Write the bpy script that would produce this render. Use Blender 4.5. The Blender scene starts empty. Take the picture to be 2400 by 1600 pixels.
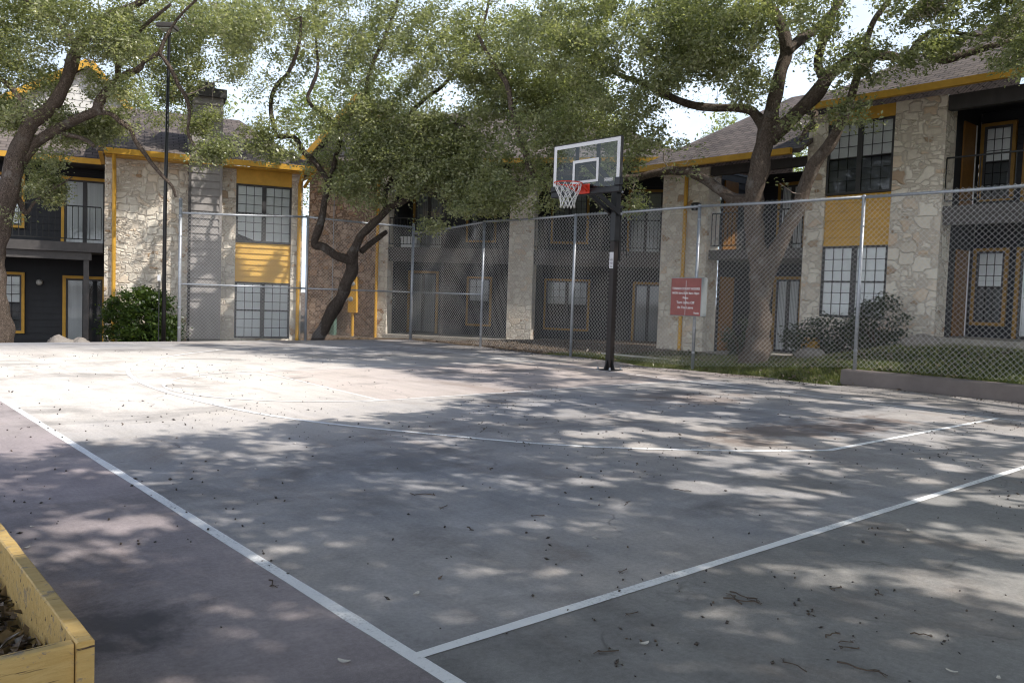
import bpy, math, random
import numpy as np
from mathutils import Vector, Matrix, noise

rnd = random.Random(11)
NR = np.random.RandomState(5)
D = bpy.data
SC = bpy.context.scene
COL = SC.collection
R = math.radians

# ------------------------------------------------------------------ camera
FPX, IW, IH = 1927.0, 2400.0, 1600.0
PITCH, ROLL, HC = R(3.0), R(1.9466), 1.2
fw = Vector((0, math.cos(PITCH), -math.sin(PITCH)))
r0 = Vector((1, 0, 0)); u0 = r0.cross(fw)
rt = r0 * math.cos(ROLL) + u0 * math.sin(ROLL)
up = -r0 * math.sin(ROLL) + u0 * math.cos(ROLL)
CAMP = Vector((0, 0, HC))
cd = D.cameras.new('camera'); cam = D.objects.new('camera', cd); COL.objects.link(cam)
m3 = Matrix((rt, up, -fw)).transposed()
cam.matrix_world = Matrix.Translation(CAMP) @ m3.to_4x4()
cd.sensor_width = 36; cd.lens = FPX / IW * 36; cd.clip_end = 2000; cd.clip_start = .05
SC.camera = cam


def at(x, y, Y):
    """a point of the place seen at photo position x, y and standing Y metres ahead"""
    d = fw + rt * ((x - IW / 2) / FPX) + up * ((IH / 2 - y) / FPX)
    return CAMP + d * (Y / d.y)


E1 = Vector((.756, .6546, 0)); E2 = Vector((-.6546, .756, 0))


def W(a, b, z=0.0):
    """court axes: a runs across to the base line, b along it"""
    return E1 * a + E2 * b + Vector((0, 0, z))


CROT = math.atan2(.6546, .756)
SUN_AZ, SUN_EL = R(67), R(47)
SUN = Vector((math.sin(SUN_AZ) * math.cos(SUN_EL), -math.cos(SUN_AZ) * math.cos(SUN_EL), math.sin(SUN_EL)))

# ------------------------------------------------------------------ materials


def newmat(name):
    m = D.materials.new(name); m.use_nodes = True
    nt = m.node_tree
    return m, nt, nt.nodes['Principled BSDF']


def nd(nt, typ, props=None, **ins):
    n = nt.nodes.new(typ)
    for k, v in (props or {}).items():
        setattr(n, k, v)
    for k, v in ins.items():
        key = int(k[1:]) if k[0] == 'i' and k[1:].isdigit() else k.replace('_', ' ')
        s = n.inputs[key]
        if isinstance(v, bpy.types.NodeSocket):
            nt.links.new(v, s)
        else:
            s.default_value = v
    return n


def ramp(nt, fac, stops):
    n = nt.nodes.new('ShaderNodeValToRGB')
    e = n.color_ramp.elements
    while len(e) < len(stops):
        e.new(.5)
    for q, (p, c) in zip(e, stops):
        q.position = p
        q.color = (c[0], c[1], c[2], 1) if isinstance(c, (tuple, list)) else (c, c, c, 1)
    nt.links.new(fac, n.inputs[0])
    return n.outputs[0]


def mixc(nt, fac, a, b, mode='MIX'):
    n = nt.nodes.new('ShaderNodeMix'); n.data_type = 'RGBA'; n.blend_type = mode
    for s, v in ((n.inputs[0], fac), (n.inputs[6], a), (n.inputs[7], b)):
        if isinstance(v, bpy.types.NodeSocket):
            nt.links.new(v, s)
        elif isinstance(v, (tuple, list)):
            s.default_value = (v[0], v[1], v[2], 1)
        else:
            s.default_value = v
    return n.outputs[2]


def mth(nt, op, a, b=0.0, c=0.0):
    n = nt.nodes.new('ShaderNodeMath'); n.operation = op
    for s, v in zip(n.inputs, (a, b, c)):
        if isinstance(v, bpy.types.NodeSocket):
            nt.links.new(v, s)
        else:
            s.default_value = v
    return n.outputs[0]


def noi(nt, co, scale, detail=4, rough=.55, dist=0.0):
    return nd(nt, 'ShaderNodeTexNoise', Vector=co, Scale=scale, Detail=detail, Roughness=rough, Distortion=dist).outputs[0]


def ocoord(nt, sc=(1, 1, 1), rot=(0, 0, 0)):
    t = nt.nodes.new('ShaderNodeTexCoord')
    return nd(nt, 'ShaderNodeMapping', Vector=t.outputs['Object'], Scale=sc, Rotation=rot).outputs[0]


def bump(nt, bs, h, strength=.5, dist=.02):
    n = nd(nt, 'ShaderNodeBump', Height=h, Strength=strength, Distance=dist)
    nt.links.new(n.outputs[0], bs.inputs['Normal'])


def setc(nt, bs, col, rough=.7, metal=0.0, spec=.4):
    if isinstance(col, bpy.types.NodeSocket):
        nt.links.new(col, bs.inputs['Base Color'])
    else:
        bs.inputs['Base Color'].default_value = (col[0], col[1], col[2], 1)
    bs.inputs['Roughness'].default_value = rough
    bs.inputs['Metallic'].default_value = metal
    bs.inputs['Specular IOR Level'].default_value = spec


M = {}


def plain(name, col, rough=.6, metal=0.0, var=.18, scale=6, spec=.4, bmp=0.0, streak=1.0):
    """painted or metal surface with weathering noise"""
    m, nt, bs = newmat(name)
    co = ocoord(nt, (1, 1, streak))
    n1 = noi(nt, co, scale, 6, .65)
    c = mixc(nt, ramp(nt, n1, [(.3, 0), (.7, 1)]), tuple(v * (1 - var) for v in col), tuple(min(1, v * (1 + var)) for v in col))
    setc(nt, bs, c, rough, metal, spec)
    if bmp:
        bump(nt, bs, noi(nt, co, scale * 12, 4), bmp, .004)
    M[name] = m
    return m


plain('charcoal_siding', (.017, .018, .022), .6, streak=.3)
plain('dark_trim', (.05, .046, .046), .6, streak=.3)
plain('balcony_beam', (.075, .068, .066), .6)
plain('grey_siding', (.27, .25, .24), .6, var=.12, streak=.3)
plain('pale_siding', (.62, .60, .57), .6, var=.1, streak=.3)
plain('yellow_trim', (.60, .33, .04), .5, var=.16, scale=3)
plain('yellow_siding', (.66, .38, .06), .55, var=.14, scale=3)
plain('orange_door', (.19, .085, .012), .5)
plain('black_metal', (.012, .012, .014), .35, .1, spec=.5)
plain('brown_pole', (.02, .015, .014), .4, .1)
plain('iron_rail', (.012, .012, .012), .5)
plain('galvanised', (.36, .38, .41), .42, .55, var=.2, scale=25)
plain('wire', (.74, .74, .74), .33, .3, var=.05, spec=1.0)
plain('white_paint', (.72, .72, .72), .5, var=.06)
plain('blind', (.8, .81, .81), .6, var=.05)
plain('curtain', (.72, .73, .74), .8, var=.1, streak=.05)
plain('shaded_trim', (.27, .145, .022), .55)  # darker copy of the yellow trim, recess shade put into the colour
plain('shaded_blind', (.22, .23, .24), .6, var=.12, streak=.2)  # blind colour darkened to stand in for the shade of the recesses
plain('window_frame', (.05, .048, .05), .5)
plain('rim_orange', (.62, .045, .02), .4)
plain('net_cord', (.75, .75, .73), .8)
plain('sign_case', (.25, .27, .28), .5, var=.1)
plain('sign_red', (.27, .085, .075), .45, var=.12)
plain('kerb_paint', (.17, .145, .135), .8, var=.14, scale=3, bmp=.3)
plain('concrete', (.33, .30, .26), .85, var=.2, scale=5, bmp=.4)
plain('pebble', (.7, .66, .6), .8)
plain('twig_wood', (.10, .075, .058), .9, var=.3)
plain('dry_twig', (.27, .22, .185), .9, var=.35)
plain('dark_twig', (.16, .13, .11), .9, var=.4)
plain('sticker', (.6, .6, .62), .5)
plain('pipe', (.5, .48, .44), .6)
plain('lamp_glass', (.55, .55, .53), .3)
plain('green_box', (.10, .16, .13), .6)
plain('grille_dark', (.02, .02, .02), .7)


def mk_stone(name, c1, c2, c3, mortar, sx, sz):
    m, nt, bs = newmat(name)
    t = nt.nodes.new('ShaderNodeTexCoord')
    sep = nd(nt, 'ShaderNodeSeparateXYZ', Vector=t.outputs['Object'])
    u = mth(nt, 'ADD', sep.outputs[0], sep.outputs[1])
    comb = nd(nt, 'ShaderNodeCombineXYZ', X=u, Y=sep.outputs[2], Z=0.0).outputs[0]
    wob = nd(nt, 'ShaderNodeTexNoise', Vector=comb, Scale=2.6, Detail=3.0)
    w2 = nd(nt, 'ShaderNodeVectorMath', {'operation': 'SCALE'}, i0=wob.outputs[1], Scale=.17).outputs[0]
    p = nd(nt, 'ShaderNodeVectorMath', {'operation': 'ADD'}, i0=comb, i1=w2).outputs[0]
    p = nd(nt, 'ShaderNodeMapping', Vector=p, Scale=(sx, sz, 1)).outputs[0]
    # big stones and small stones mixed
    vb = nd(nt, 'ShaderNodeTexVoronoi', {'feature': 'F1', 'distance': 'CHEBYCHEV'}, Vector=p, Scale=1.0, Randomness=.95)
    vb2 = nd(nt, 'ShaderNodeTexVoronoi', {'feature': 'F2', 'distance': 'CHEBYCHEV'}, Vector=p, Scale=1.0, Randomness=.95)
    eb = mth(nt, 'SUBTRACT', vb2.outputs[0], vb.outputs[0])
    p3 = nd(nt, 'ShaderNodeMapping', Vector=p, Scale=(1.5, 2.4, 1), Location=(3.3, 1.7, 0)).outputs[0]
    vs = nd(nt, 'ShaderNodeTexVoronoi', {'feature': 'F1', 'distance': 'CHEBYCHEV'}, Vector=p3, Scale=1.0, Randomness=.9)
    vs2 = nd(nt, 'ShaderNodeTexVoronoi', {'feature': 'F2', 'distance': 'CHEBYCHEV'}, Vector=p3, Scale=1.0, Randomness=.9)
    es = mth(nt, 'SUBTRACT', vs2.outputs[0], vs.outputs[0])
    # a cell is split into small stones when its random value is low
    cb = nd(nt, 'ShaderNodeSeparateColor', Color=vb.outputs[1])
    split = mth(nt, 'LESS_THAN', cb.outputs[0], .45)
    edge = mth(nt, 'MINIMUM', eb, mth(nt, 'ADD', mth(nt, 'MULTIPLY', es, .6), mth(nt, 'SUBTRACT', 1.0, split)))
    col = mixc(nt, split, vb.outputs[1], vs.outputs[1])
    cs = nd(nt, 'ShaderNodeSeparateColor', Color=col)
    base = ramp(nt, cs.outputs[1], [(0, c2), (.35, c1), (.75, c1), (.88, c3), (1, c2)])
    grain = noi(nt, comb, 14, 8, .7)
    base = mixc(nt, .45, base, ramp(nt, grain, [(.25, .6), (.7, 1.1)]), 'MULTIPLY')
    rust = mth(nt, 'GREATER_THAN', cs.outputs[2], .965)
    base = mixc(nt, mth(nt, 'MULTIPLY', rust, .65), base, (.30, .15, .05))
    mfac = ramp(nt, edge, [(.02, 1), (.09, 0)])
    c = mixc(nt, mfac, base, mortar)
    setc(nt, bs, c, .9, 0, .2)
    h = mth(nt, 'ADD', ramp(nt, edge, [(0, 0), (.16, 1)]), mth(nt, 'MULTIPLY', grain, .6))
    bump(nt, bs, h, .8, .03)
    M[name] = m


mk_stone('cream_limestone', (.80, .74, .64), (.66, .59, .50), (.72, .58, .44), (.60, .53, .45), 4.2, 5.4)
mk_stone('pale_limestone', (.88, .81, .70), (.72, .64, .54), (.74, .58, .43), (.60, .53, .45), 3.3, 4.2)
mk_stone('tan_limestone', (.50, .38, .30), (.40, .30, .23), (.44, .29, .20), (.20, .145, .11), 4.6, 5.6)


def mk_roof():
    m, nt, bs = newmat('roof_shingle')
    t = nt.nodes.new('ShaderNodeTexCoord')
    br = nd(nt, 'ShaderNodeTexBrick', {'offset': .5}, Vector=t.outputs['Object'], Scale=1.0, Color1=(.24, .20, .18, 1), Color2=(.14, .12, .115, 1), Mortar=(.04, .035, .033, 1))
    br.inputs['Mortar Size'].default_value = .012
    br.inputs['Brick Width'].default_value = .28
    br.inputs['Row Height'].default_value = .14
    n = noi(nt, t.outputs['Object'], 30, 6, .7)
    c = mixc(nt, .7, br.outputs[0], ramp(nt, n, [(.3, .4), (.7, 1.0)]), 'MULTIPLY')
    n2 = noi(nt, t.outputs['Object'], .8, 4)
    c = mixc(nt, ramp(nt, n2, [(.4, 0), (.75, .5)]), c, (.26, .22, .20))
    setc(nt, bs, c, .9, 0, .2)
    bump(nt, bs, mth(nt, 'ADD', br.outputs[1], n), .6, .02)
    M['roof_shingle'] = m


mk_roof()


def mk_bark(name, dark, light, lich):
    m, nt, bs = newmat(name)
    co = ocoord(nt, (1, 1, .35))
    v = nd(nt, 'ShaderNodeTexVoronoi', {'feature': 'DISTANCE_TO_EDGE'}, Vector=nd(nt, 'ShaderNodeVectorMath', {'operation': 'ADD'}, i0=co, i1=nd(nt, 'ShaderNodeTexNoise', Vector=co, Scale=9.0, Detail=3.0).outputs[1]).outputs[0], Scale=26.0)
    n = noi(nt, co, 18, 8, .7)
    f = mth(nt, 'MULTIPLY', ramp(nt, v.outputs[0], [(.0, 0), (.22, 1)]), n)
    c = ramp(nt, f, [(.05, dark), (.6, light)])
    lc = noi(nt, ocoord(nt), 3.2, 6, .7)
    c = mixc(nt, ramp(nt, lc, [(.55, 0), (.68, .75)]), c, lich)
    setc(nt, bs, c, .95, 0, .15)
    bump(nt, bs, f, 1.0, .035)
    M[name] = m


mk_bark('bark', (.06, .046, .038), (.38, .30, .245), (.36, .335, .305))
mk_bark('dark_bark', (.045, .036, .03), (.22, .175, .145), (.27, .255, .24))


def mk_leaf(name, c1, c2, c3, trans=.5):
    m, nt, bs = newmat(name)
    nt.nodes.remove(bs)
    out = nt.nodes['Material Output']
    a = nd(nt, 'ShaderNodeAttribute', {'attribute_name': 'tint'})
    c = ramp(nt, a.outputs['Fac'], [(0, c1), (.55, c2), (1, c3)])
    d = nd(nt, 'ShaderNodeBsdfPrincipled', Base_Color=c, Roughness=.33)
    d.inputs['Specular IOR Level'].default_value = .7
    tr = nd(nt, 'ShaderNodeBsdfTranslucent', Color=mixc(nt, 1.0, c, (1.35, 1.4, .62), 'MULTIPLY'))
    mx = nd(nt, 'ShaderNodeMixShader', i0=trans, i1=d.outputs[0], i2=tr.outputs[0])
    nt.links.new(mx.outputs[0], out.inputs[0])
    M[name] = m


mk_leaf('oak_leaf', (.135, .165, .10), (.345, .365, .225), (.60, .595, .45))
mk_leaf('far_leaf', (.16, .21, .10), (.27, .31, .15), (.38, .40, .2))
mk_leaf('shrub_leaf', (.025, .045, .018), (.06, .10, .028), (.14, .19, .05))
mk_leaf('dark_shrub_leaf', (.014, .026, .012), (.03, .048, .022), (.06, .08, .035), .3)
mk_leaf('dry_leaf', (.10, .075, .055), (.22, .17, .13), (.36, .27, .19), .1)
mk_leaf('acorn', (.02, .015, .012), (.05, .035, .025), (.14, .10, .07), .02)
mk_leaf('grass_blade', (.07, .10, .03), (.15, .17, .055), (.30, .28, .11), .3)


def mk_glass(name, tint, refl):
    m, nt, bs = newmat(name)
    nt.nodes.remove(bs)
    out = nt.nodes['Material Output']
    tp = nd(nt, 'ShaderNodeBsdfTransparent', Color=tint)
    gl = nd(nt, 'ShaderNodeBsdfGlossy', Roughness=.04)
    fr = nd(nt, 'ShaderNodeFresnel', IOR=1.5)
    f = mth(nt, 'ADD', fr.outputs[0], refl)
    mx = nd(nt, 'ShaderNodeMixShader', i0=f, i1=tp.outputs[0], i2=gl.outputs[0])
    nt.links.new(mx.outputs[0], out.inputs[0])
    M[name] = m


mk_glass('window_glass', (.95, .97, .97, 1), .015)
mk_glass('screen', (.30, .31, .32, 1), .0)
mk_glass('acrylic', (.84, .89, .88, 1), .01)


def mk_court():
    m, nt, bs = newmat('court_paint')
    t = nt.nodes.new('ShaderNodeTexCoord')
    co = t.outputs['Object']
    ab = nd(nt, 'ShaderNodeSeparateXYZ', Vector=co)
    a, b = ab.outputs[0], ab.outputs[1]
    big = noi(nt, co, .35, 5, .6)
    mid = noi(nt, co, 1.7, 7, .68, .3)
    fine = noi(nt, co, 45, 5, .7)
    grit = noi(nt, co, 220, 3, .7)
    inside = (.37, .355, .36)
    c = mixc(nt, ramp(nt, big, [(.35, 0), (.65, 1)]), (.315, .315, .335), (.475, .435, .405))
    # sunlit middle of the playing area, its brightness put into a paler colour
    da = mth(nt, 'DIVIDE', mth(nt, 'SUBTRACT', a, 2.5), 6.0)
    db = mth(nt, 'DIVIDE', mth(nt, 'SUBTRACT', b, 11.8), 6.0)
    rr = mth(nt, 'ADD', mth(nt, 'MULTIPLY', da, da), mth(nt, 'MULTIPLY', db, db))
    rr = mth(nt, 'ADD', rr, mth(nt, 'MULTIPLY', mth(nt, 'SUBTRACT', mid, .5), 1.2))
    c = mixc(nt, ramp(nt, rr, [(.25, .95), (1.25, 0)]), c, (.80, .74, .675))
    # pinkish key
    ka = mth(nt, 'GREATER_THAN', a, 5.0)
    kb = mth(nt, 'LESS_THAN', mth(nt, 'ABSOLUTE', mth(nt, 'SUBTRACT', b, 9.75)), 1.83)
    kf = mth(nt, 'MULTIPLY', mth(nt, 'MULTIPLY', ka, kb), .35)
    c = mixc(nt, kf, c, (.62, .48, .42))
    # mauve apron on the near side of the half court line, dark grey apron past the side line
    c = mixc(nt, mth(nt, 'MULTIPLY', mth(nt, 'LESS_THAN', a, 1.50), ramp(nt, big, [(.3, .9), (.7, .55)])), c, (.36, .30, .31))
    past = mth(nt, 'LESS_THAN', b, 2.20)
    past = mth(nt, 'MULTIPLY', past, mth(nt, 'GREATER_THAN', a, 1.53))
    c = mixc(nt, mth(nt, 'MULTIPLY', past, .8), c, (.27, .262, .252))
    edge = mth(nt, 'GREATER_THAN', a, 11.0)
    c = mixc(nt, mth(nt, 'MULTIPLY', edge, .5), c, (.33, .29, .26))
    # stains and scuffs
    st = noi(nt, nd(nt, 'ShaderNodeMapping', Vector=co, Scale=(.5, .8, 1), Location=(2.1, .4, 0)).outputs[0], 1.1, 6, .62, .4)
    c = mixc(nt, ramp(nt, st, [(.54, 0), (.72, .72)]), c, (.135, .125, .125))
    sb = noi(nt, nd(nt, 'ShaderNodeMapping', Vector=co, Scale=(.9, .45, 1), Location=(7.1, 3.4, 0)).outputs[0], .9, 7, .68, .6)
    c = mixc(nt, ramp(nt, sb, [(.55, 0), (.75, .6)]), c, (.24, .175, .135))
    drip = noi(nt, nd(nt, 'ShaderNodeMapping', Vector=co, Scale=(3.0, .25, 1)).outputs[0], 1.6, 6, .7)
    c = mixc(nt, .25, c, ramp(nt, drip, [(.3, .5), (.7, 1.4)]), 'MULTIPLY')
    c = mixc(nt, .55, c, ramp(nt, mid, [(.3, .62), (.68, 1.35)]), 'MULTIPLY')
    c = mixc(nt, .30, c, ramp(nt, fine, [(.28, .5), (.66, 1.5)]), 'MULTIPLY')
    c = mixc(nt, .35, c, ramp(nt, grit, [(.3, .5), (.7, 1.5)]), 'MULTIPLY')
    cr = nd(nt, 'ShaderNodeTexVoronoi', {'feature': 'DISTANCE_TO_EDGE'}, Vector=nd(nt, 'ShaderNodeVectorMath', {'operation': 'ADD'}, i0=co, i1=nd(nt, 'ShaderNodeTexNoise', Vector=co, Scale=1.2, Detail=6.0).outputs[1]).outputs[0], Scale=.28)
    for (x0, y0, ra, rb, k, cc) in ((.55, 3.05, .62, .30, .75, (.10, .095, .105)), (3.3, 5.0, .8, .45, .45, (.15, .14, .14)), (7.6, 4.2, 1.9, .5, .6, (.17, .115, .09)), (8.6, 6.3, 1.2, .6, .4, (.2, .13, .10)), (5.3, 3.0, .7, .4, .4, (.15, .14, .13)), (.2, 5.3, .7, .5, .45, (.14, .12, .12))):
        qa = mth(nt, 'DIVIDE', mth(nt, 'SUBTRACT', a, x0), ra); qb = mth(nt, 'DIVIDE', mth(nt, 'SUBTRACT', b, y0), rb)
        qq = mth(nt, 'ADD', mth(nt, 'ADD', mth(nt, 'MULTIPLY', qa, qa), mth(nt, 'MULTIPLY', qb, qb)), mth(nt, 'MULTIPLY', mth(nt, 'SUBTRACT', mid, .5), 5.0))
        c = mixc(nt, ramp(nt, qq, [(.2, k), (1.0, 0)]), c, cc)
    crk = mth(nt, 'MULTIPLY', ramp(nt, cr.outputs[0], [(.0, 1), (.004, 0)]), ramp(nt, mid, [(.5, 0), (.6, .55)]))
    c = mixc(nt, crk, c, (.09, .085, .08))
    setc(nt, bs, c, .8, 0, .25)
    bump(nt, bs, mth(nt, 'ADD', grit, mth(nt, 'MULTIPLY', fine, .6)), .45, .004)
    M['court_paint'] = m
    # worn white line paint
    m, nt, bs = newmat('line_paint')
    co = ocoord(nt)
    n = noi(nt, co, 60, 6, .75)
    n2 = noi(nt, co, 2.5, 4)
    w = mth(nt, 'ADD', n, mth(nt, 'MULTIPLY', n2, .5))
    c = ramp(nt, w, [(.52, (.36, .35, .36)), (.60, (.72, .72, .72)), (.74, (.96, .96, .96))])
    setc(nt, bs, c, .75, 0, .25)
    bump(nt, bs, n, .4, .004)
    M['line_paint'] = m


mk_court()
plain('faded_line', (.88, .86, .84), .8, var=.1, scale=9)


def mk_ground():
    m, nt, bs = newmat('ground_soil')
    co = ocoord(nt)
    n = noi(nt, co, 9, 8, .75)
    n2 = noi(nt, co, .5, 4)
    leaf = nd(nt, 'ShaderNodeTexVoronoi', Vector=co, Scale=16.0)
    lc = nd(nt, 'ShaderNodeSeparateColor', Color=leaf.outputs[1])
    c = ramp(nt, lc.outputs[0], [(0, (.10, .075, .055)), (.5, (.17, .13, .10)), (1, (.27, .21, .165))])
    c = mixc(nt, .6, c, ramp(nt, n, [(.3, .3), (.7, 1.0)]), 'MULTIPLY')
    setc(nt, bs, c, .95, 0, .1)
    bump(nt, bs, mth(nt, 'ADD', leaf.outputs[0], n), .9, .05)
    M['ground_soil'] = m
    m, nt, bs = newmat('lawn_soil')
    n = noi(nt, ocoord(nt), 25, 8, .75)
    c = ramp(nt, n, [(.3, (.035, .05, .018)), (.6, (.09, .11, .035)), (.8, (.16, .15, .07))])
    setc(nt, bs, c, .95, 0, .1)
    bump(nt, bs, n, .9, .05)
    M['lawn_soil'] = m


mk_ground()


def mk_timber():
    m, nt, bs = newmat('painted_timber')
    co = ocoord(nt, (2.2, 14, 14))
    g = noi(nt, co, 3, 6, .6, .4)
    chips = noi(nt, ocoord(nt, (5, 9, 9)), 2.4, 8, .75)
    c = mixc(nt, ramp(nt, g, [(.3, 0), (.7, 1)]), (.50, .325, .105), (.62, .44, .18))
    c = mixc(nt, ramp(nt, chips, [(.57, 0), (.61, .85)]), c, (.27, .22, .17))
    crack = ramp(nt, noi(nt, ocoord(nt, (1.2, 22, 22)), 2.0, 5, .6), [(.355, 1), (.375, 0)])
    c = mixc(nt, crack, c, (.07, .045, .03))
    setc(nt, bs, c, .6, 0, .35)
    bump(nt, bs, mth(nt, 'SUBTRACT', mth(nt, 'ADD', g, mth(nt, 'MULTIPLY', chips, .5)), crack), .5, .01)
    M['painted_timber'] = m
    m, nt, bs = newmat('rock')
    n = noi(nt, ocoord(nt), 5, 9, .7)
    setc(nt, bs, ramp(nt, n, [(.3, (.22, .19, .165)), (.7, (.36, .33, .30))]), .9, 0, .2)
    bump(nt, bs, n, 1, .06)
    M['rock'] = m


mk_timber()

# ------------------------------------------------------------------ mesh helpers


def link(name, me, mat=None, parent=None, smooth=False):
    o = D.objects.new(name, me); COL.objects.link(o)
    if mat is not None:
        me.materials.append(M[mat] if isinstance(mat, str) else mat)
    if parent is not None:
        o.parent = parent
    if smooth:
        me.polygons.foreach_set('use_smooth', [True] * len(me.polygons))
    return o


class MB:
    def __init__(s):
        s.v = []; s.f = []

    def add(s, vs, fs):
        k = len(s.v); s.v += [tuple(p) for p in vs]; s.f += [tuple(i + k for i in f) for f in fs]
        return s

    def box(s, x0, x1, y0, y1, z0, z1, ch=0.0):
        if ch:
            return s.bevbox(x0, x1, y0, y1, z0, z1, ch)
        return s.add([(x0, y0, z0), (x1, y0, z0), (x1, y1, z0), (x0, y1, z0), (x0, y0, z1), (x1, y0, z1), (x1, y1, z1), (x0, y1, z1)],
                     [(0, 3, 2, 1), (4, 5, 6, 7), (0, 1, 5, 4), (1, 2, 6, 5), (2, 3, 7, 6), (3, 0, 4, 7)])

    def bevbox(s, x0, x1, y0, y1, z0, z1, c):
        V = []
        for z, i in ((z0, c), (z0 + c, 0), (z1 - c, 0), (z1, c)):
            V += [(x0 + c + i, y0 + i, z), (x1 - c - i, y0 + i, z), (x1 - i, y0 + c + i, z), (x1 - i, y1 - c - i, z), (x1 - c - i, y1 - i, z), (x0 + c + i, y1 - i, z), (x0 + i, y1 - c - i, z), (x0 + i, y0 + c + i, z)]
        F = [tuple(reversed(range(8))), tuple(range(24, 32))]
        for l in range(3):
            for k in range(8):
                F.append((l * 8 + k, l * 8 + (k + 1) % 8, l * 8 + 8 + (k + 1) % 8, l * 8 + 8 + k))
        return s.add(V, F)

    def obox(s, p, q, w, h, upv=(0, 0, 1)):
        """bar of width w and height h from p to q"""
        p = Vector(p); q = Vector(q); d = (q - p).normalized(); u = Vector(upv)
        sd = d.cross(u)
        if sd.length < 1e-4:
            sd = d.cross(Vector((0, 1, 0)))
        sd.normalize(); u = sd.cross(d)
        V = []
        for c in (p, q):
            for i, j in ((-1, -1), (1, -1), (1, 1), (-1, 1)):
                V.append(c + sd * (i * w / 2) + u * (j * h / 2))
        return s.add(V, [(0, 3, 2, 1), (4, 5, 6, 7), (0, 1, 5, 4), (1, 2, 6, 5), (2, 3, 7, 6), (3, 0, 4, 7)])

    def tube(s, pts, rad, n=8, caps=True, jit=0.0):
        pts = [Vector(p) for p in pts]
        if not isinstance(rad, (list, tuple, np.ndarray)):
            rad = [rad] * len(pts)
        k = len(s.v); ref = None
        for i, p in enumerate(pts):
            d = pts[min(i + 1, len(pts) - 1)] - pts[max(i - 1, 0)]
            if d.length < 1e-9:
                d = Vector((0, 0, 1))
            d.normalize()
            if ref is None:
                ref = d.orthogonal().normalized()
            ref = (ref - d * ref.dot(d))
            if ref.length < 1e-6:
                ref = d.orthogonal()
            ref.normalize(); b = d.cross(ref)
            for j in range(n):
                t = 2 * math.pi * j / n
                r = rad[i] * (1 + (jit * noise.noise(Vector((p.x * 3 + math.cos(t) * 1.3, p.y * 3 + math.sin(t) * 1.3, p.z * 3))) if jit else 0))
                s.v.append(tuple(p + (ref * math.cos(t) + b * math.sin(t)) * r))
        for i in range(len(pts) - 1):
            for j in range(n):
                a = k + i * n + j; c = k + i * n + (j + 1) % n
                s.f.append((a, c, c + n, a + n))
        if caps:
            s.f.append(tuple(k + n - 1 - j for j in range(n)))
            s.f.append(tuple(k + (len(pts) - 1) * n + j for j in range(n)))
        return s

    def build(s, name, mat, parent=None, smooth=False):
        me = D.meshes.new(name); me.from_pydata(s.v, [], s.f); me.update()
        return link(name, me, mat, parent, smooth)


def tag(o, label, cat, group=None, kind=None):
    o['label'] = label; o['category'] = cat
    if group: o['group'] = group
    if kind: o['kind'] = kind
    return o


def struct(o):
    o['kind'] = 'structure'
    return o


def thing(name, label, cat, loc=(0, 0, 0), rz=0.0, group=None):
    o = D.objects.new(name, None); COL.objects.link(o)
    o.empty_display_size = .2
    o.location = loc; o.rotation_euler = (0, 0, rz)
    return tag(o, label, cat, group)


def part(name, mat, parent, *boxes, ch=0.0, smooth=False):
    m = MB()
    for b in boxes:
        m.box(*b, ch=ch)
    return m.build(name, mat, parent, smooth)


def npmesh(name, V, F, mat, parent=None, tint=None):
    """quads from numpy arrays"""
    me = D.meshes.new(name)
    nv, nf, q = len(V), len(F), F.shape[1]
    me.vertices.add(nv); me.vertices.foreach_set('co', V.astype(np.float32).ravel())
    me.loops.add(nf * q); me.loops.foreach_set('vertex_index', F.astype(np.int32).ravel())
    me.polygons.add(nf); me.polygons.foreach_set('loop_start', np.arange(0, nf * q, q, dtype=np.int32))
    if tint is not None:
        at_ = me.attributes.new('tint', 'FLOAT', 'POINT'); at_.data.foreach_set('value', tint.astype(np.float32))
    me.update(calc_edges=True)
    return link(name, me, mat, parent)


def leaves(C, size, tint, upw=.35, asp=.5, flat=None):
    """leaf-shaped quads at centres C"""
    n = len(C)
    nrm = NR.normal(size=(n, 3)); nrm[:, 2] = np.abs(nrm[:, 2]) + upw * 2
    if flat is not None:
        nrm[:, :2] *= flat
    nrm /= np.linalg.norm(nrm, axis=1)[:, None]
    d = NR.normal(size=(n, 3)); d -= nrm * (d * nrm).sum(1)[:, None]; d /= np.linalg.norm(d, axis=1)[:, None]
    s = np.cross(nrm, d)
    l = (size * NR.uniform(.55, 1.45, n))[:, None]
    fold = nrm * l * .12
    V = np.stack([C - d * l * .5, C + s * l * asp * .5 - d * l * .05 + fold, C + d * l * .5, C - s * l * asp * .5 - d * l * .05 + fold], 1).reshape(-1, 3)
    F = np.arange(n * 4).reshape(n, 4)
    return V, F, np.repeat(tint, 4)


# ------------------------------------------------------------------ ground and court
def sst(x, a, b):
    t = min(1, max(0, (x - a) / (b - a))); return t * t * (3 - 2 * t)


def gh(a, b):
    h = -.07
    drop = -.62 * sst(b, 18.7, 21.5) * (1 - sst(a, 9.5, 13))
    drop2 = -.18 * sst(b, 18.6, 20) * sst(a, 9.5, 13)
    rise = .47 * sst(a, 13.0, 16.6) * (1 - sst(b, 6.8, 9.6)) + .10 * sst(a, 12.6, 14) * (1 - sst(b, 9, 12.5))
    bump_ = .05 * noise.noise(Vector((a * .5, b * .5, 0)))
    edge = .035 * sst(a, 12.1, 12.6)
    outside = 1 if (a > 12.3 or b > 18.6) else 0
    return h + drop + drop2 + rise + edge + (bump_ * outside * .6)


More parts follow.
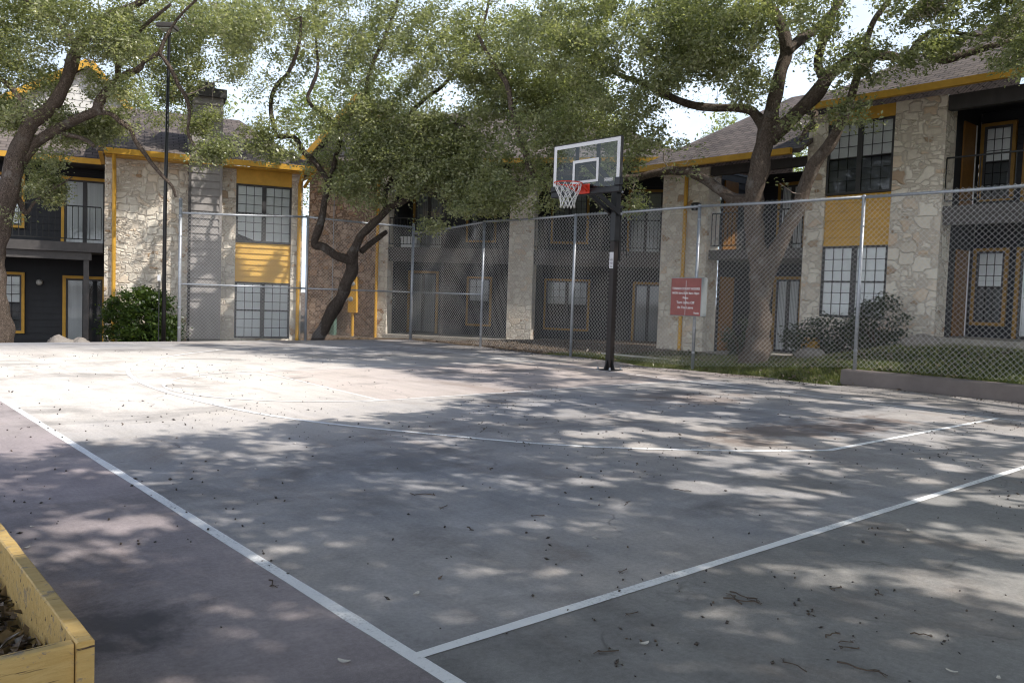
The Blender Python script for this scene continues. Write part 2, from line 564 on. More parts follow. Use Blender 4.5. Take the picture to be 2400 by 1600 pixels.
def sheet(name, A, B, mat, fn, dz=0.0):
    V = []; F = []
    for i, a in enumerate(A):
        for j, b in enumerate(B):
            V.append((a, b, fn(a, b) + dz))
    nb = len(B)
    for i in range(len(A) - 1):
        for j in range(nb - 1):
            F.append((i * nb + j, i * nb + nb + j, i * nb + nb + j + 1, i * nb + j + 1))
    me = D.meshes.new(name); me.from_pydata(V, [], F); me.update()
    o = link(name, me, mat, None, True); o.rotation_euler = (0, 0, CROT)
    return o


far = [-900, -400, -200, -100, -60, -40]
struct(sheet('ground', far + list(np.arange(-30, 12, 2.)) + list(np.arange(12, 26, .35)) + list(np.arange(26, 50, 3)) + [70, 120, 300, 900],
             far + list(np.arange(-30, -8, 2.)) + list(np.arange(-8, 34, .5)) + list(np.arange(34, 60, 4)) + [80, 120, 300, 900], 'ground_soil', gh))
struct(sheet('lawn', list(np.arange(12.05, 17.6, .25)), list(np.arange(-10, 13.6, .4)), 'lawn_soil', gh, .012))


def aedge(b):
    return 12.42 + .10 * math.sin(b * 1.7) + .07 * math.sin(b * 4.1 + 1) - .25 * math.exp(-((b - 9.6) / 1.3) ** 2)


V = []; F = []
bs_ = list(np.arange(-14, 18.4, .3)) + [18.55]
for b in bs_:
    e = aedge(b) if b > 6.3 else 12.70
    V += [(-18, b, 0), (e, b, 0), (e + .02, b, -.12)]
for i in range(len(bs_) - 1):
    k = i * 3
    F += [(k, k + 1, k + 4, k + 3), (k + 1, k + 2, k + 5, k + 4)]
k = (len(bs_) - 1) * 3
V += [(-18, 18.58, -.9), (V[k + 1][0], 18.58, -.9)]
F.append((k, k + 1, len(V) - 1, len(V) - 2))
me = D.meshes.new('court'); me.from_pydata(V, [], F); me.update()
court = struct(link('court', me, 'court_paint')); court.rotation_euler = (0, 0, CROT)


def line(name, pts, w, z, mat='line_paint'):
    V = []; F = []
    P = [Vector((p[0], p[1], 0)) for p in pts]
    for i, p in enumerate(P):
        d = (P[min(i + 1, len(P) - 1)] - P[max(i - 1, 0)]).normalized(); n = Vector((-d.y, d.x, 0))
        wv = w * (1 + .14 * noise.noise(p * 2.0) + .10 * noise.noise(p * 9.0))
        V += [p + n * wv / 2 + Vector((0, 0, z)), p - n * wv / 2 + Vector((0, 0, z))]
    for i in range(len(P) - 1):
        F.append((2 * i, 2 * i + 1, 2 * i + 3, 2 * i + 2))
    me = D.meshes.new(name); me.from_pydata(V, [], F); me.update()
    o = struct(link(name, me, mat)); o.rotation_euler = (0, 0, CROT)


def seg(p, q, n=160):
    return [(p[0] + (q[0] - p[0]) * i / n, p[1] + (q[1] - p[1]) * i / n) for i in range(n + 1)]


def crom(P, n=8):
    P = [np.array(p, float) for p in P]; P = [2 * P[0] - P[1]] + P + [2 * P[-1] - P[-2]]; o = []
    for i in range(1, len(P) - 2):
        for k in range(n):
            t = k / n
            o.append(.5 * (2 * P[i] + (P[i + 1] - P[i - 1]) * t + (2 * P[i - 1] - 5 * P[i] + 4 * P[i + 1] - P[i + 2]) * t * t + (3 * P[i] - P[i - 1] - 3 * P[i + 1] + P[i + 2]) * t ** 3))
    o.append(P[-2]); return o


line('half_court_line', seg((1.53, -9), (1.53, 18.3)), .056, .0015)
line('side_line', seg((1.53, 2.21), (12.2, 2.21)), .052, .0028)
line('base_line', seg((10.52, 2.2), (10.52, 17.3)), .04, .0015)
line('far_side_line', seg((1.53, 17.3), (10.52, 17.3)), .04, .0028, 'faded_line')
line('three_point_line', seg((10.52, 3.47), (6.6, 3.46), 10)[:-1] + crom([(6.6, 3.46), (5.78, 3.93), (4.81, 4.75), (4.13, 5.78), (3.5, 7.06), (3.22, 8.4), (3.15, 10.2), (3.43, 12.1), (4.1, 13.7), (5.34, 15.1), (6.1, 15.75)]) + seg((6.1, 15.8), (10.52, 16.05), 8), .058, .0042)
line('lane_line', seg((4.7, 7.92), (10.52, 7.92)), .042, .0028, 'faded_line')
line('lane_line', seg((5.2, 11.5), (10.52, 11.5)), .042, .0028, 'faded_line')
line('free_throw_line', seg((4.95, 7.95), (5.1, 11.5)), .042, .0015, 'faded_line')
line('free_throw_circle', [(5.0 - 1.75 * math.sin(t), 9.75 + 1.8 * math.cos(t)) for t in np.linspace(-.02, math.pi + .02, 40)], .042, .0042, 'faded_line')

# kerb wall under the right hand fence
kb = MB()
KA0, KA1, KB0, KB1 = 12.72, 12.98, 6.55, -9.0
for (b0, b1) in [(KB1, KB0)]:
    n = 40; pts = [b0 + (b1 - b0) * i / n for i in range(n + 1)]
    prof = [(KA0, -.1), (KA0 + .02, .215), (KA0 + .035, .235), (KA1 - .02, .24), (KA1, .22), (KA1, -.1)]
    for b in pts:
        for (a, z) in prof:
            kb.v.append((a, b, z + .006 * noise.noise(Vector((b * 1.3, a * 9, z * 5)))))
    for i in range(n):
        for j in range(5):
            k = i * 6 + j
            kb.f.append((k, k + 1, k + 7, k + 6))
    kb.f.append(tuple(range(5, -1, -1))); kb.f.append(tuple(n * 6 + j for j in range(6)))
o = kb.build('kerb_wall', 'kerb_paint'); o.rotation_euler = (0, 0, CROT)
tag(o, 'low brown painted kerb wall running under the right end of the chain link fence', 'kerb wall')

# ------------------------------------------------------------------ chain link fence


def mesh_panel(runs, name, parent, rad=.0021):
    """woven wire between posts; runs = [(A, B, z0a, z0b, z1a, z1b)]"""
    Vs = []; Fs = []; off = 0
    w = .043
    for (A, B, z0a, z0b, z1a, z1b) in runs:
        A = np.array(A[:2], float); B = np.array(B[:2], float); Ln = np.linalg.norm(B - A); t = (B - A) / Ln; nr = np.array([-t[1], t[0]])
        nw = int(Ln / w); nrow = int(round((max(z1a, z1b) - min(z0a, z0b)) / w))
        J = np.arange(nrow + 1)
        for k in range(nw):
            par = (J + k) % 2
            x = k * w + par * w
            fz = x / Ln
            z = (z0a + (z0b - z0a) * fz) + ((z1a - z0a) + ((z1b - z1a) - (z0b - z0a)) * fz) * J / nrow
            dep = np.where(par == 0, .004, -.004) + .003 * math.sin(k * .21) * np.sin(J * .11)
            P = np.stack([A[0] + t[0] * x + nr[0] * dep, A[1] + t[1] * x + nr[1] * dep, z], 1)
            ring = []
            for q in range(3):
                an = 2 * math.pi * q / 3 + .5
                ring.append(P + np.array([nr[0] * math.cos(an), nr[1] * math.cos(an), 0]) * rad + np.array([t[0], t[1], 0]) * rad * math.sin(an) * 1.3)
            Vv = np.stack(ring, 1).reshape(-1, 3)
            base = off + J[:-1] * 3
            for q in range(3):
                q2 = (q + 1) % 3
                Fs.append(np.stack([base + q, base + q2, base + 3 + q2, base + 3 + q], 1))
            Vs.append(Vv); off += len(Vv)
    return npmesh(name, np.concatenate(Vs), np.concatenate(Fs), 'wire', parent)


def fence(label, posts, top, midrails, first_extra=0.0, skip_first=False):
    c = posts[0]
    root = thing('chain_link_fence', label, 'fence', c)
    L = [(Vector(p) - Vector(c)) for p in posts]
    tops = [Vector((p.x, p.y, top + (0 if i or not first_extra else -.18) - c[2])) for i, p in enumerate(L)]
    for i, p in enumerate(L):
        if i == 0 and skip_first: continue
        r = .036 if i == 0 else .029
        z1 = top - c[2] + (first_extra if i == 0 else 0)
        MB().tube([(p.x, p.y, p.z - .3), (p.x, p.y, z1)], r, 12).build('post', 'galvanised', root, True)
        MB().tube([(p.x, p.y, z1), (p.x, p.y, z1 + .02), (p.x, p.y, z1 + .045)], [r + .006, r + .006, .006], 12).build('post_cap', 'galvanised', root, True)
        for zb in (.3, .75, 1.3, 1.8, 2.3, 2.75):
            MB().tube([(p.x, p.y, p.z + zb), (p.x, p.y, p.z + zb + .025)], r + .006, 12).build('tie_band', 'galvanised', root)
    for i in range(len(L) - 1):
        d = Vector((0, 0, .01))
        MB().tube([tops[i], (tops[i] + tops[i + 1]) / 2 - d, tops[i + 1]], .024, 10).build('top_rail', 'galvanised', root, True)
        if i in midrails:
            MB().tube([(L[i].x, L[i].y, 1.27 - c[2]), (L[i + 1].x, L[i + 1].y, 1.27 - c[2])], .02, 10).build('mid_rail', 'galvanised', root, True)
    nrm = (L[1] - L[0]).normalized(); off = Vector((nrm.y, -nrm.x, 0)) * -.035
    runs = []
    for i in range(len(L) - 1):
        runs.append((L[i] + off, L[i + 1] + off, L[i].z + .05, L[i + 1].z + .05, tops[i].z + .045, tops[i + 1].z + .045))
    mesh_panel(runs, 'wire_mesh', root)
    return root


fence('shorter chain link fence run with a mid rail in front of the left apartment building',
      [W(6.3, 18.5), W(9.33, 18.5), W(12.4, 18.5)], 3.0, (0, 1), .1)
rp = [W(12.4, 18.5), W(12.4, 15.48), W(12.45, 12.45), W(12.5, 9.3), W(12.85, 6.38, .23), W(12.86, 3.33, .23), W(12.86, .28, .23), W(12.86, -2.77, .23), W(12.86, -5.8, .23)]
fence('long chain link fence run passing behind the basketball hoop and over the kerb wall', rp, 3.0, (0,), .06)

# ------------------------------------------------------------------ basketball hoop (local x = along court a, y = along b)
HB = 9.76
hoop = thing('basketball_hoop', 'black basketball hoop on a square pole with clear backboard and orange rim', 'basketball hoop', W(10.73, HB), CROT)
part('pole', 'brown_pole', hoop, (-.055, .055, -.055, .055, .012, 2.25), ch=.006)
part('upper_pole', 'black_metal', hoop, (-.062, .062, -.062, .062, 2.252, 3.16), ch=.006)
part('base_plate', 'black_metal', hoop, (-.17, .17, -.17, .17, .0, .014))
g = MB()
for s1, s2 in ((1, 0), (-1, 0), (0, 1), (0, -1)):
    g.add([(s1 * .055 - s2 * .006, s2 * .055 - s1 * .006, .014), (s1 * .13 - s2 * .006, s2 * .13 - s1 * .006, .014), (s1 * .055 - s2 * .006, s2 * .055 - s1 * .006, .20),
           (s1 * .055 + s2 * .006, s2 * .055 + s1 * .006, .014), (s1 * .13 + s2 * .006, s2 * .13 + s1 * .006, .014), (s1 * .055 + s2 * .006, s2 * .055 + s1 * .006, .20)],
          [(0, 1, 2), (5, 4, 3), (0, 3, 4, 1), (1, 4, 5, 2), (2, 5, 3, 0)])
g.build('gusset', 'black_metal', hoop)
for s1 in (-1, 1):
    for s2 in (-1, 1):
        MB().tube([(s1 * .14, s2 * .14, .0), (s1 * .14, s2 * .14, .06)], .012, 8).tube([(s1 * .14, s2 * .14, .016), (s1 * .14, s2 * .14, .035)], .022, 6).build('anchor_bolt', 'galvanised', hoop)
BX = -.78   # back of the backboard
for s2 in (-1, 1):
    MB().obox((.02, s2 * .085, 2.72), (BX + .06, s2 * .085, 3.10), .04, .075).build('lower_arm', 'black_metal', hoop)
    MB().obox((.02, s2 * .085, 3.10), (BX + .06, s2 * .085, 3.52), .04, .075).build('upper_arm', 'black_metal', hoop)
MB().tube([(.02, -.13, 2.72), (.02, .13, 2.72)], .02, 8).tube([(.02, -.13, 3.10), (.02, .13, 3.10)], .02, 8).build('pivot_bolt', 'galvanised', hoop)
ja = MB(); ja.obox((.12, 0, 1.95), (.13, 0, 2.35), .05, .05); ja.tube([(.13, 0, 2.35), (.15, 0, 2.86)], .018, 8); ja.obox((.05, 0, 1.93), (.16, 0, 1.93), .04, .04); ja.obox((.0, 0, 2.86), (.18, 0, 2.86), .04, .04)
ja.tube([(.15, -.0, 2.1), (.15, -.16, 2.1), (.15, -.16, 2.0)], .01, 6)
ja.build('height_adjuster', 'black_metal', hoop)
part('warning_label', 'sticker', hoop, (-.0575, -.0555, -.045, .045, 1.78, 2.06))
tx = MB()
for k in range(7):
    tx.box(-.0582, -.0577, -.035, .02 + .014 * (k % 2), 1.80 + k * .024, 1.808 + k * .024)
tx.build('label_print', 'dark_trim', hoop)
bb = MB().add([(BX, .76, 3.07), (BX, -.76, 3.07), (BX, -.76, 3.84), (BX, .76, 3.84)], [(0, 1, 2, 3)]).build('backboard_glass', 'acrylic', hoop)
bb.name = 'backboard'
fr = MB()
f0, f1 = BX - .006, BX - .003
for bx in ((-.765, -.70, 3.07, 3.845), (.70, .765, 3.07, 3.845), (-.70, .70, 3.785, 3.845)):
    fr.box(f0, f1, *bx)
fr.build('border', 'white_paint', bb)
sq = MB()
for bx in ((-.30, -.25, 3.17, 3.56), (.25, .30, 3.17, 3.56), (-.25, .25, 3.51, 3.56), (-.25, .25, 3.17, 3.21)):
    sq.box(f0, f1, *bx)
sq.build('target_square', 'white_paint', bb)
part('edge_frame', 'dark_trim', bb, (BX + .002, BX + .04, -.79, -.7655, 3.05, 3.85), (BX + .002, BX + .04, .7655, .79, 3.05, 3.85), (BX + .002, BX + .04, -.7655, .7655, 3.846, 3.865))
pad = MB().bevbox(BX - .03, BX + .05, -.80, .80, 2.965, 3.065, .012)
pad.bevbox(BX - .032, BX + .052, -.81, -.68, 3.066, 3.20, .012); pad.bevbox(BX - .032, BX + .052, .68, .81, 3.066, 3.16, .012)
pad.build('edge_pad', 'black_metal', bb)
part('rear_bracket', 'black_metal', bb, (BX + .02, BX + .06, -.27, -.22, 3.07, 3.84), (BX + .02, BX + .06, .22, .27, 3.07, 3.84), (BX + .055, BX + .075, -.27, .27, 3.06, 3.14), (BX + .055, BX + .075, -.27, .27, 3.48, 3.56))
lg = MB()
for bx in ((-.62, -.44, 3.155, 3.16), (-.62, -.44, 3.205, 3.21), (-.62, -.615, 3.16, 3.205), (-.445, -.44, 3.16, 3.205)):
    lg.box(f0, f1, *bx)
for k in range(8):
    lg.box(f0, f1, -.605 + k * .02, -.594 + k * .02, 3.168, 3.197)
lg.build('maker_mark', 'white_paint', bb)
rx = BX - .012 - .15 - .2286
ZR = 3.12
rim = MB()
rim.tube([(rx + .2286 * math.cos(t), .2286 * math.sin(t), ZR) for t in np.linspace(0, 2 * math.pi, 33)], .0095, 8)
rim.bevbox(BX - .05, BX - .035, -.15, .15, ZR - .14, ZR + .02, .004)
rim.bevbox(BX - .20, BX - .05, -.10, .10, ZR - .02, ZR + .005, .004)
for s in (-1, 1):
    rim.obox((BX - .045, s * .13, ZR - .10), (rx + .12, s * .185, ZR - .008), .02, .02)
    rim.add([(BX - .05, s * .10, ZR), (BX - .05, s * .10, ZR - .12), (BX - .20, s * .10, ZR - .015)], [(0, 1, 2), (2, 1, 0)])
rimo = rim.build('rim', 'rim_orange', hoop, False)
nt_ = MB()
N = 12; levels = [(0, .226, -.005), (1, .20, -.10), (2, .165, -.185), (3, .135, -.26), (4, .118, -.33), (5, .125, -.40)]
for k in range(N):
    for dr in (1, -1):
        pts = []
        for (l, rr, dz) in levels:
            t = 2 * math.pi * (k + dr * l * .5) / N + .05 * math.sin(k * 3 + l)
            pts.append((rx + rr * math.cos(t), rr * math.sin(t), ZR + dz + .008 * math.sin(k * 2.1 + l)))
        nt_.tube(pts, .0048, 5)
nt_.build('net', 'net_cord', rimo, True)

# ------------------------------------------------------------------ sign box on the fence
sp = W(12.5, 9.3); SX = -math.pi / 2 + CROT
sgn = thing('sign_box', 'red brown tennis court hours sign box with pale sides fixed to a fence post', 'sign', sp + Vector((0, 0, 1.0)) - E1 * .06, math.atan2(-.756, .6546))
# local x runs to the viewer's right along the fence, y away from the court
part('cabinet', 'sign_case', sgn, (-.40, .30, -.17, -.0, -.02, .69), ch=.012)
part('sign_face', 'sign_red', sgn, (-.385, .285, -.176, -.171, -.005, .675))
part('fold_strip', 'sticker', sgn, (-.052, -.044, -.1785, -.1765, .0, .63))


def text(body, size, x, z, align='CENTER', mat='white_paint', parent=None, y=-.178):
    cu = D.curves.new('lettering', 'FONT'); cu.body = body; cu.size = size; cu.align_x = align; cu.extrude = .0008; cu.offset = .0012
    t = D.objects.new('lettering_curve', cu); COL.objects.link(t)
    bpy.context.view_layer.update()
    me = D.meshes.new_from_object(t.evaluated_get(bpy.context.evaluated_depsgraph_get()))
    COL.objects.unlink(t); D.objects.remove(t)
    o = link('lettering', me, mat, parent)
    o.location = (x, y, z); o.rotation_euler = (math.pi / 2, 0, 0)
    return o


for body, size, x, z in (('TENNIS COURT HOURS', .058, -.05, .465), ('MON thru SUN 8am-10pm', .054, -.05, .385), ('Please', .05, -.05, .30), ('Turn Lights Off', .064, -.05, .21), ('As You Leave', .064, -.05, .12), ('Thanks', .042, .20, .03)):
    text(body, size, x, z, parent=sgn)

# ------------------------------------------------------------------ light pole
lp = thing('light_pole', 'tall thin black court light pole standing beside the end fence post', 'light pole', W(6.05, 18.75, -.1))
MB().tube([(0, 0, -.4), (0, 0, 3), (.05, 0, 6.85)], [.047, .04, .032], 12).build('pole', 'black_metal', lp, True)
part('lamp_head', 'balcony_beam', lp, (-.17, .2, -.2, .16, 6.85, 6.96), ch=.02)
part('lens', 'lamp_glass', lp, (-.14, .17, -.17, .13, 6.838, 6.849))
part('junction_box', 'white_paint', lp, (-.11, -.06, -.09, -.03, 1.42, 1.55))
MB().tube([(-.085, -.06, -.3), (-.085, -.06, 1.42)], .012, 6).build('conduit', 'black_metal', lp)

# ------------------------------------------------------------------ planter
pl = thing('planter_box', 'weathered yellow timber planter box at the near left corner holding dry leaves', 'planter', W(.545, 2.19), CROT)
# local x = a, y = b ; the corner is at 0,0 and the box runs to -x and +y


def timber(name, x0, x1, y0, y1, z0, z1, seed):
    m = MB().bevbox(x0, x1, y0, y1, z0, z1, .005)
    m.v = [(x + .004 * noise.noise(Vector((x * 7 + seed, y * 3, z * 7))), y, z + .004 * noise.noise(Vector((x * 4, y * 4 + seed, z * 9)))) for (x, y, z) in m.v]
    return m


def longboard(name, z0, z1, seed):
    m = MB()
    n = 30
    for i in range(n):
        y0 = -.012 + 2.3 * i / n; y1 = -.012 + 2.3 * (i + 1) / n
        m.add([(-.04, y0, z0), (.0, y0, z0), (.0, y1, z0), (-.04, y1, z0)], [(0, 1, 2, 3)])
        c = .004
        V = []
        for y in (y0, y1):
            j = lambda q: .0035 * noise.noise(Vector((q + seed, y * 4.0, seed))) + .003 * noise.noise(Vector((q, y * 21, seed)))
            V += [(-.04, y, z0), (-.04 + j(1), y, z1 - c), (-.036 + j(2), y, z1 + j(3)), (-.004 + j(4), y, z1 + j(5)), (0 + j(6), y, z1 - c), (0, y, z0)]
        m.add(V, [(0, 1, 7, 6), (1, 2, 8, 7), (2, 3, 9, 8), (3, 4, 10, 9), (4, 5, 11, 10)])
        if i == 0:
            m.add(V[:6], [(5, 4, 3, 2, 1, 0)])
    return m.build(name, 'painted_timber', pl)


longboard('side_board', .0, .32, 3.0)
timber('b', 0, 0, 0, 0, 0, 0, 0)
eb = MB(); n = 24
for i in range(n):
    x0 = -.043 - 1.1 * i / n; x1 = -.043 - 1.1 * (i + 1) / n
    V = []
    for x in (x0, x1):
        j = lambda q: .003 * noise.noise(Vector((q, x * 6, 7.))) + .0025 * noise.noise(Vector((q, x * 30, 2.)))
        V += [(x, .038, .0), (x, .038 + j(1), .309), (x, .033 + j(2), .313 + j(3)), (x, .004 + j(4), .312 + j(5)), (x, 0 + j(6), .307), (x, 0 + j(7), .205), (x, .004, .20), (x, 0 + j(8), .195), (x, 0, 0)]
    eb.add(V, [(k, k + 9, k + 10, k + 1) for k in range(8)])
    if i == 0:
        eb.add(V[:9], [tuple(range(9))])
eb.build('end_board', 'painted_timber', pl)
part('far_side_board', 'painted_timber', pl, (-1.18, -1.14, 0.0, 2.29, 0, .31))
part('back_board', 'painted_timber', pl, (-1.139, -.041, 2.25, 2.288, 0, .31))
nails = MB()
for z in (.08, .17, .26):
    nails.tube([(.0, .018, z), (.0015, .018, z)], .005, 6)
nails.build('nail', 'grille_dark', pl)
# leaf litter lying in the box
n = 5200
xy = np.stack([NR.uniform(-1.13, -.045, n), NR.uniform(.045, 2.24, n)], 1)
hz = np.array([.15 + .05 * noise.noise(Vector((p[0] * 4, p[1] * 4, 0))) for p in xy]) + NR.uniform(-.03, .035, n)
C = np.stack([xy[:, 0], xy[:, 1], hz], 1)
Vv, Ff, Tt = leaves(C, np.full(n, .06), np.clip(NR.normal(.42, .28, n), 0, 1), .25, .5)
lit = npmesh('leaf_litter', Vv, Ff, 'dry_leaf', None, Tt); lit.matrix_world = Matrix.Translation(W(.545, 2.19)) @ Matrix.Rotation(CROT, 4, 'Z')
tag(lit, 'grey and brown dry leaves filling the yellow planter box', 'leaves', kind='stuff')

# ------------------------------------------------------------------ buildings


def siding(m, x0, x1, z0, z1, y, e=.19, axis='x', lip=.024):
    """lapped boards; axis 'x': in the xz plane facing -y ; axis 'y': in the yz plane at x=y facing given sign"""
    z = z0
    while z < z1 - .01:
        t = min(z + e, z1)
        if axis == 'x':
            m.add([(x0, y - lip, z), (x1, y - lip, z), (x1, y - .002, t), (x0, y - .002, t), (x0, y, z), (x1, y, z)], [(0, 1, 2, 3), (4, 5, 1, 0)])
        else:
            s = 1 if axis == 'y+' else -1
            m.add([(y + s * lip, x0, z), (y + s * lip, x1, z), (y + s * .002, x1, t), (y + s * .002, x0, t), (y, x0, z), (y, x1, z)], [(0, 1, 2, 3), (4, 5, 1, 0)])
        z = t
    return m


def window(root, x0, x1, z0, z1, y, n=2, cols=3, rows=4, fmat='window_frame', trim=None, blinds='blind', screen=False, slat=.05, lift=0.0):
    """a window unit standing just proud of the wall plane y (faces -y)"""
    f = MB(); fwid = .045
    f.box(x0, x0 + fwid, y - .06, y, z0, z1); f.box(x1 - fwid, x1, y - .06, y, z0, z1)
    f.box(x0 + fwid, x1 - fwid, y - .06, y, z0, z0 + fwid); f.box(x0 + fwid, x1 - fwid, y - .06, y, z1 - fwid, z1)
    wbay = (x1 - x0 - 2 * fwid - (n - 1) * .11) / n
    pane = MB(); bl = MB(); grid = MB(); scr = MB()
    for i in range(n):
        a = x0 + fwid + i * (wbay + .11); b = a + wbay
        if i < n - 1:
            f.box(b, b + .11, y - .065, y, z0 + fwid, z1 - fwid)
        zm = (z0 + z1) / 2
        f.box(a, b, y - .05, y - .005, zm - .02, zm + .02)
        for c in range(1, cols):
            xx = a + (b - a) * c / cols
            grid.box(xx - .007, xx + .007, y - .046, y - .034, z0 + fwid, z1 - fwid)
        for r_ in range(1, rows):
            if r_ * 2 == rows: continue
            zz = z0 + fwid + (z1 - z0 - 2 * fwid) * r_ / rows
            grid.box(a, b, y - .045, y - .035, zz - .007, zz + .007)
        pane.add([(a, y - .03, z0 + fwid), (b, y - .03, z0 + fwid), (b, y - .03, z1 - fwid), (a, y - .03, z1 - fwid)], [(0, 1, 2, 3)])
        if screen:
            scr.add([(a, y - .052, z0 + fwid), (b, y - .052, z0 + fwid), (b, y - .052, zm), (a, y - .052, zm)], [(0, 1, 2, 3)])
        if blinds in ('blind', 'shaded_blind'):
            zb = z0 + fwid + (lift if i == 0 else 0)
            siding(bl, a, b, zb, z1 - fwid, y - .006, slat, lip=.014)
            if lift and i == 0:
                bl.add([(a, y - .008, zb - .05), (b, y - .008, zb - .28), (b, y - .008, zb + .02), (a, y - .008, zb + .02)], [(0, 1, 2, 3)])
        elif blinds:
            k = 14
            for q in range(k):
                xa = a + (b - a) * q / k; xb = a + (b - a) * (q + 1) / k
                bl.add([(xa, y - .006, z0 + fwid), (xb, y - .018, z0 + fwid), (xb, y - .018, z1 - fwid), (xa, y - .006, z1 - fwid)], [(0, 1, 2, 3)])
    wo = f.build('window', fmat, root)
    grid.build('glazing_bars', 'window_frame', wo)
    pane.build('pane', 'window_glass', wo)
    if blinds: bl.build('window_blind', blinds, wo)
    if screen: scr.build('insect_screen', 'screen', wo)
    if trim:
        t = .07
        tm = MB(); tm.box(x0 - t, x0, y - .075, y, z0 - t, z1 + t); tm.box(x1, x1 + t, y - .075, y, z0 - t, z1 + t); tm.box(x0, x1, y - .075, y, z1, z1 + t); tm.box(x0, x1, y - .075, y, z0 - t, z0)
        tm.build('window_trim', trim, wo)
    return wo


def door(root, x0, x1, z0, z1, y, mat='curtain', half=False, frame='yellow_trim'):
    """a glazed door in a painted frame"""
    t = .08
    f = MB(); f.box(x0 - t, x0, y - .07, y, z0, z1 + t); f.box(x1, x1 + t, y - .07, y, z0, z1 + t); f.box(x0, x1, y - .07, y, z1, z1 + t)
    do = f.build('door', frame, root)
    lf = MB()
    xm = (x0 + x1) / 2
    for a, b in ((x0, xm), (xm, x1)):
        lf.box(a, a + .05, y - .045, y, z0 + .06, z1 - .05); lf.box(b - .05, b, y - .045, y, z0 + .06, z1 - .05)
        lf.box(a, b, y - .05, y, z0, z0 + .06); lf.box(a, b, y - .05, y, z1 - .05, z1)
    lf.build('door_leaf', 'window_frame', do)
    MB().add([(x0 + .05, y - .03, z0 + .06), (x1 - .05, y - .03, z0 + .06), (x1 - .05, y - .03, z1 - .05), (x0 + .05, y - .03, z1 - .05)], [(0, 1, 2, 3)]).build('pane', 'window_glass', do)
    cu = MB(); k = 16; xe = xm if half else x1
    for q in range(k):
        xa = x0 + (xe - x0) * q / k; xb = x0 + (xe - x0) * (q + 1) / k
        cu.add([(xa, y - .006, z0), (xb, y - .02, z0), (xb, y - .02, z1), (xa, y - .006, z1)], [(0, 1, 2, 3)])
    cu.build('door_curtain', mat, do)
    return do


def railing(root, x0, x1, y, z0, z1, step=.115, side=None):
    m = MB()
    m.box(x0, x1, y - .02, y + .02, z1 - .03, z1); m.box(x0, x1, y - .015, y + .015, z0, z0 + .025)
    n = max(2, int((x1 - x0) / step))
    for i in range(n + 1):
        x = x0 + (x1 - x0) * i / n
        m.box(x - .008, x + .008, y - .008, y + .008, z0 + .025, z1 - .03)
    return m.build('railing', 'iron_rail', root)


def slab(m, P, th=.1):
    """thick roof plane from 3 or 4 corner points"""
    P = [Vector(p) for p in P]; k = len(P)
    m.add([tuple(p) for p in P] + [(p.x, p.y, p.z - th) for p in P], [tuple(range(k)), tuple(range(2 * k - 1, k - 1, -1))] + [(i, k + i, k + (i + 1) % k, (i + 1) % k) for i in range(k)])
    return m


def gutter(root, p, q, mat='yellow_trim', h=.14, w=.11):
    MB().obox(p, q, w, h).build('gutter', mat, root)


# ---- left building: local x along the front to the right, y into the building
TH = R(24)
bl = thing('apartment_building', 'stone fronted two storey apartment building with a tall siding chimney behind the left fence', 'building', (-6.65, 22.6, 0), TH)
part('stone_wall', 'cream_limestone', bl, (-4.12, -2.0, 0, .4, -.9, 4.47))
part('stone_pier', 'cream_limestone', bl, (-1.40, -.96, -.02, .4, -.9, 4.47))
part('stone_pier', 'cream_limestone', bl, (.50, .80, -.02, .4, -.9, 4.47))
part('end_wall', 'cream_limestone', bl, (.42, .79, .405, 8, -.9, 4.47))
part('side_wall', 'cream_limestone', bl, (-4.118, -3.8, .402, 2.3, -.9, 4.47))
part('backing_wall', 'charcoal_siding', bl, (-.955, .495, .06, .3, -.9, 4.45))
part('stone_sill', 'cream_limestone', bl, (-.958, .498, -.01, .055, -.9, -.13))
siding(MB(), -.955, .495, 1.40, 2.46, .055, .155, lip=.034).build('yellow_panel', 'yellow_siding', bl)
part('frieze_panel', 'yellow_siding', bl, (-.955, .495, .02, .058, 4.03, 4.45))
window(bl, -.95, .49, 2.475, 4.02, .055, 2, 3, 6, lift=.22)
window(bl, -.95, .49, -.12, 1.39, .055, 2, 3, 6)
ch = MB(); ch.box(-2.14, -1.37, -.38, .3, -.9, 6.12)
cho = ch.build('chimney', 'grille_dark', bl)
m_ = MB(); siding(m_, -2.15, -1.36, -.9, 6.12, -.385, .195, lip=.036); siding(m_, -.38, .6, -.9, 6.12, -2.145, .195, 'y-'); siding(m_, -.38, .6, -.9, 6.12, -1.365, .195, 'y+')
m_.build('chimney_siding', 'grey_siding', cho)
part('corner_trim', 'dark_trim', cho, (-2.165, -2.10, -.425, -.386 + .02, -.9, 6.12))
part('corner_trim', 'grey_siding', cho, (-1.41, -1.345, -.425, -.366, -.9, 6.12))
part('chimney_cap', 'dark_trim', cho, (-2.24, -1.27, -.50, .7, 6.12, 6.34), (-1.95, -1.55, -.2, .3, 6.34, 6.55))
rf = MB()
slab(rf, [(-4.3, -.5, 4.56), (1.0, -.5, 4.56), (-.6, 3.4, 6.35), (-4.3, 3.4, 6.35)], .09)
slab(rf, [(1.0, -.5, 4.565), (1.0, 8.5, 4.565), (-.6, 5.5, 6.355), (-.6, 3.4, 6.355)], .09)
slab(rf, [(-12, 1.05, 4.46), (-4.302, 1.05, 4.46), (-4.302, 3.4, 6.0), (-12, 3.4, 6.0)], .09)
rf.build('roof', 'roof_shingle', bl)
gutter(bl, (-4.12, -.53, 4.50), (-2.16, -.53, 4.50)); gutter(bl, (-1.36, -.53, 4.50), (1.04, -.53, 4.50))
gutter(bl, (-12, 1.02, 4.40), (-4.25, 1.02, 4.40))
MB().obox((-4.2, 1.02, 4.42), (-4.2, -.47, 4.52), .10, .16).build('fascia', 'yellow_trim', bl)
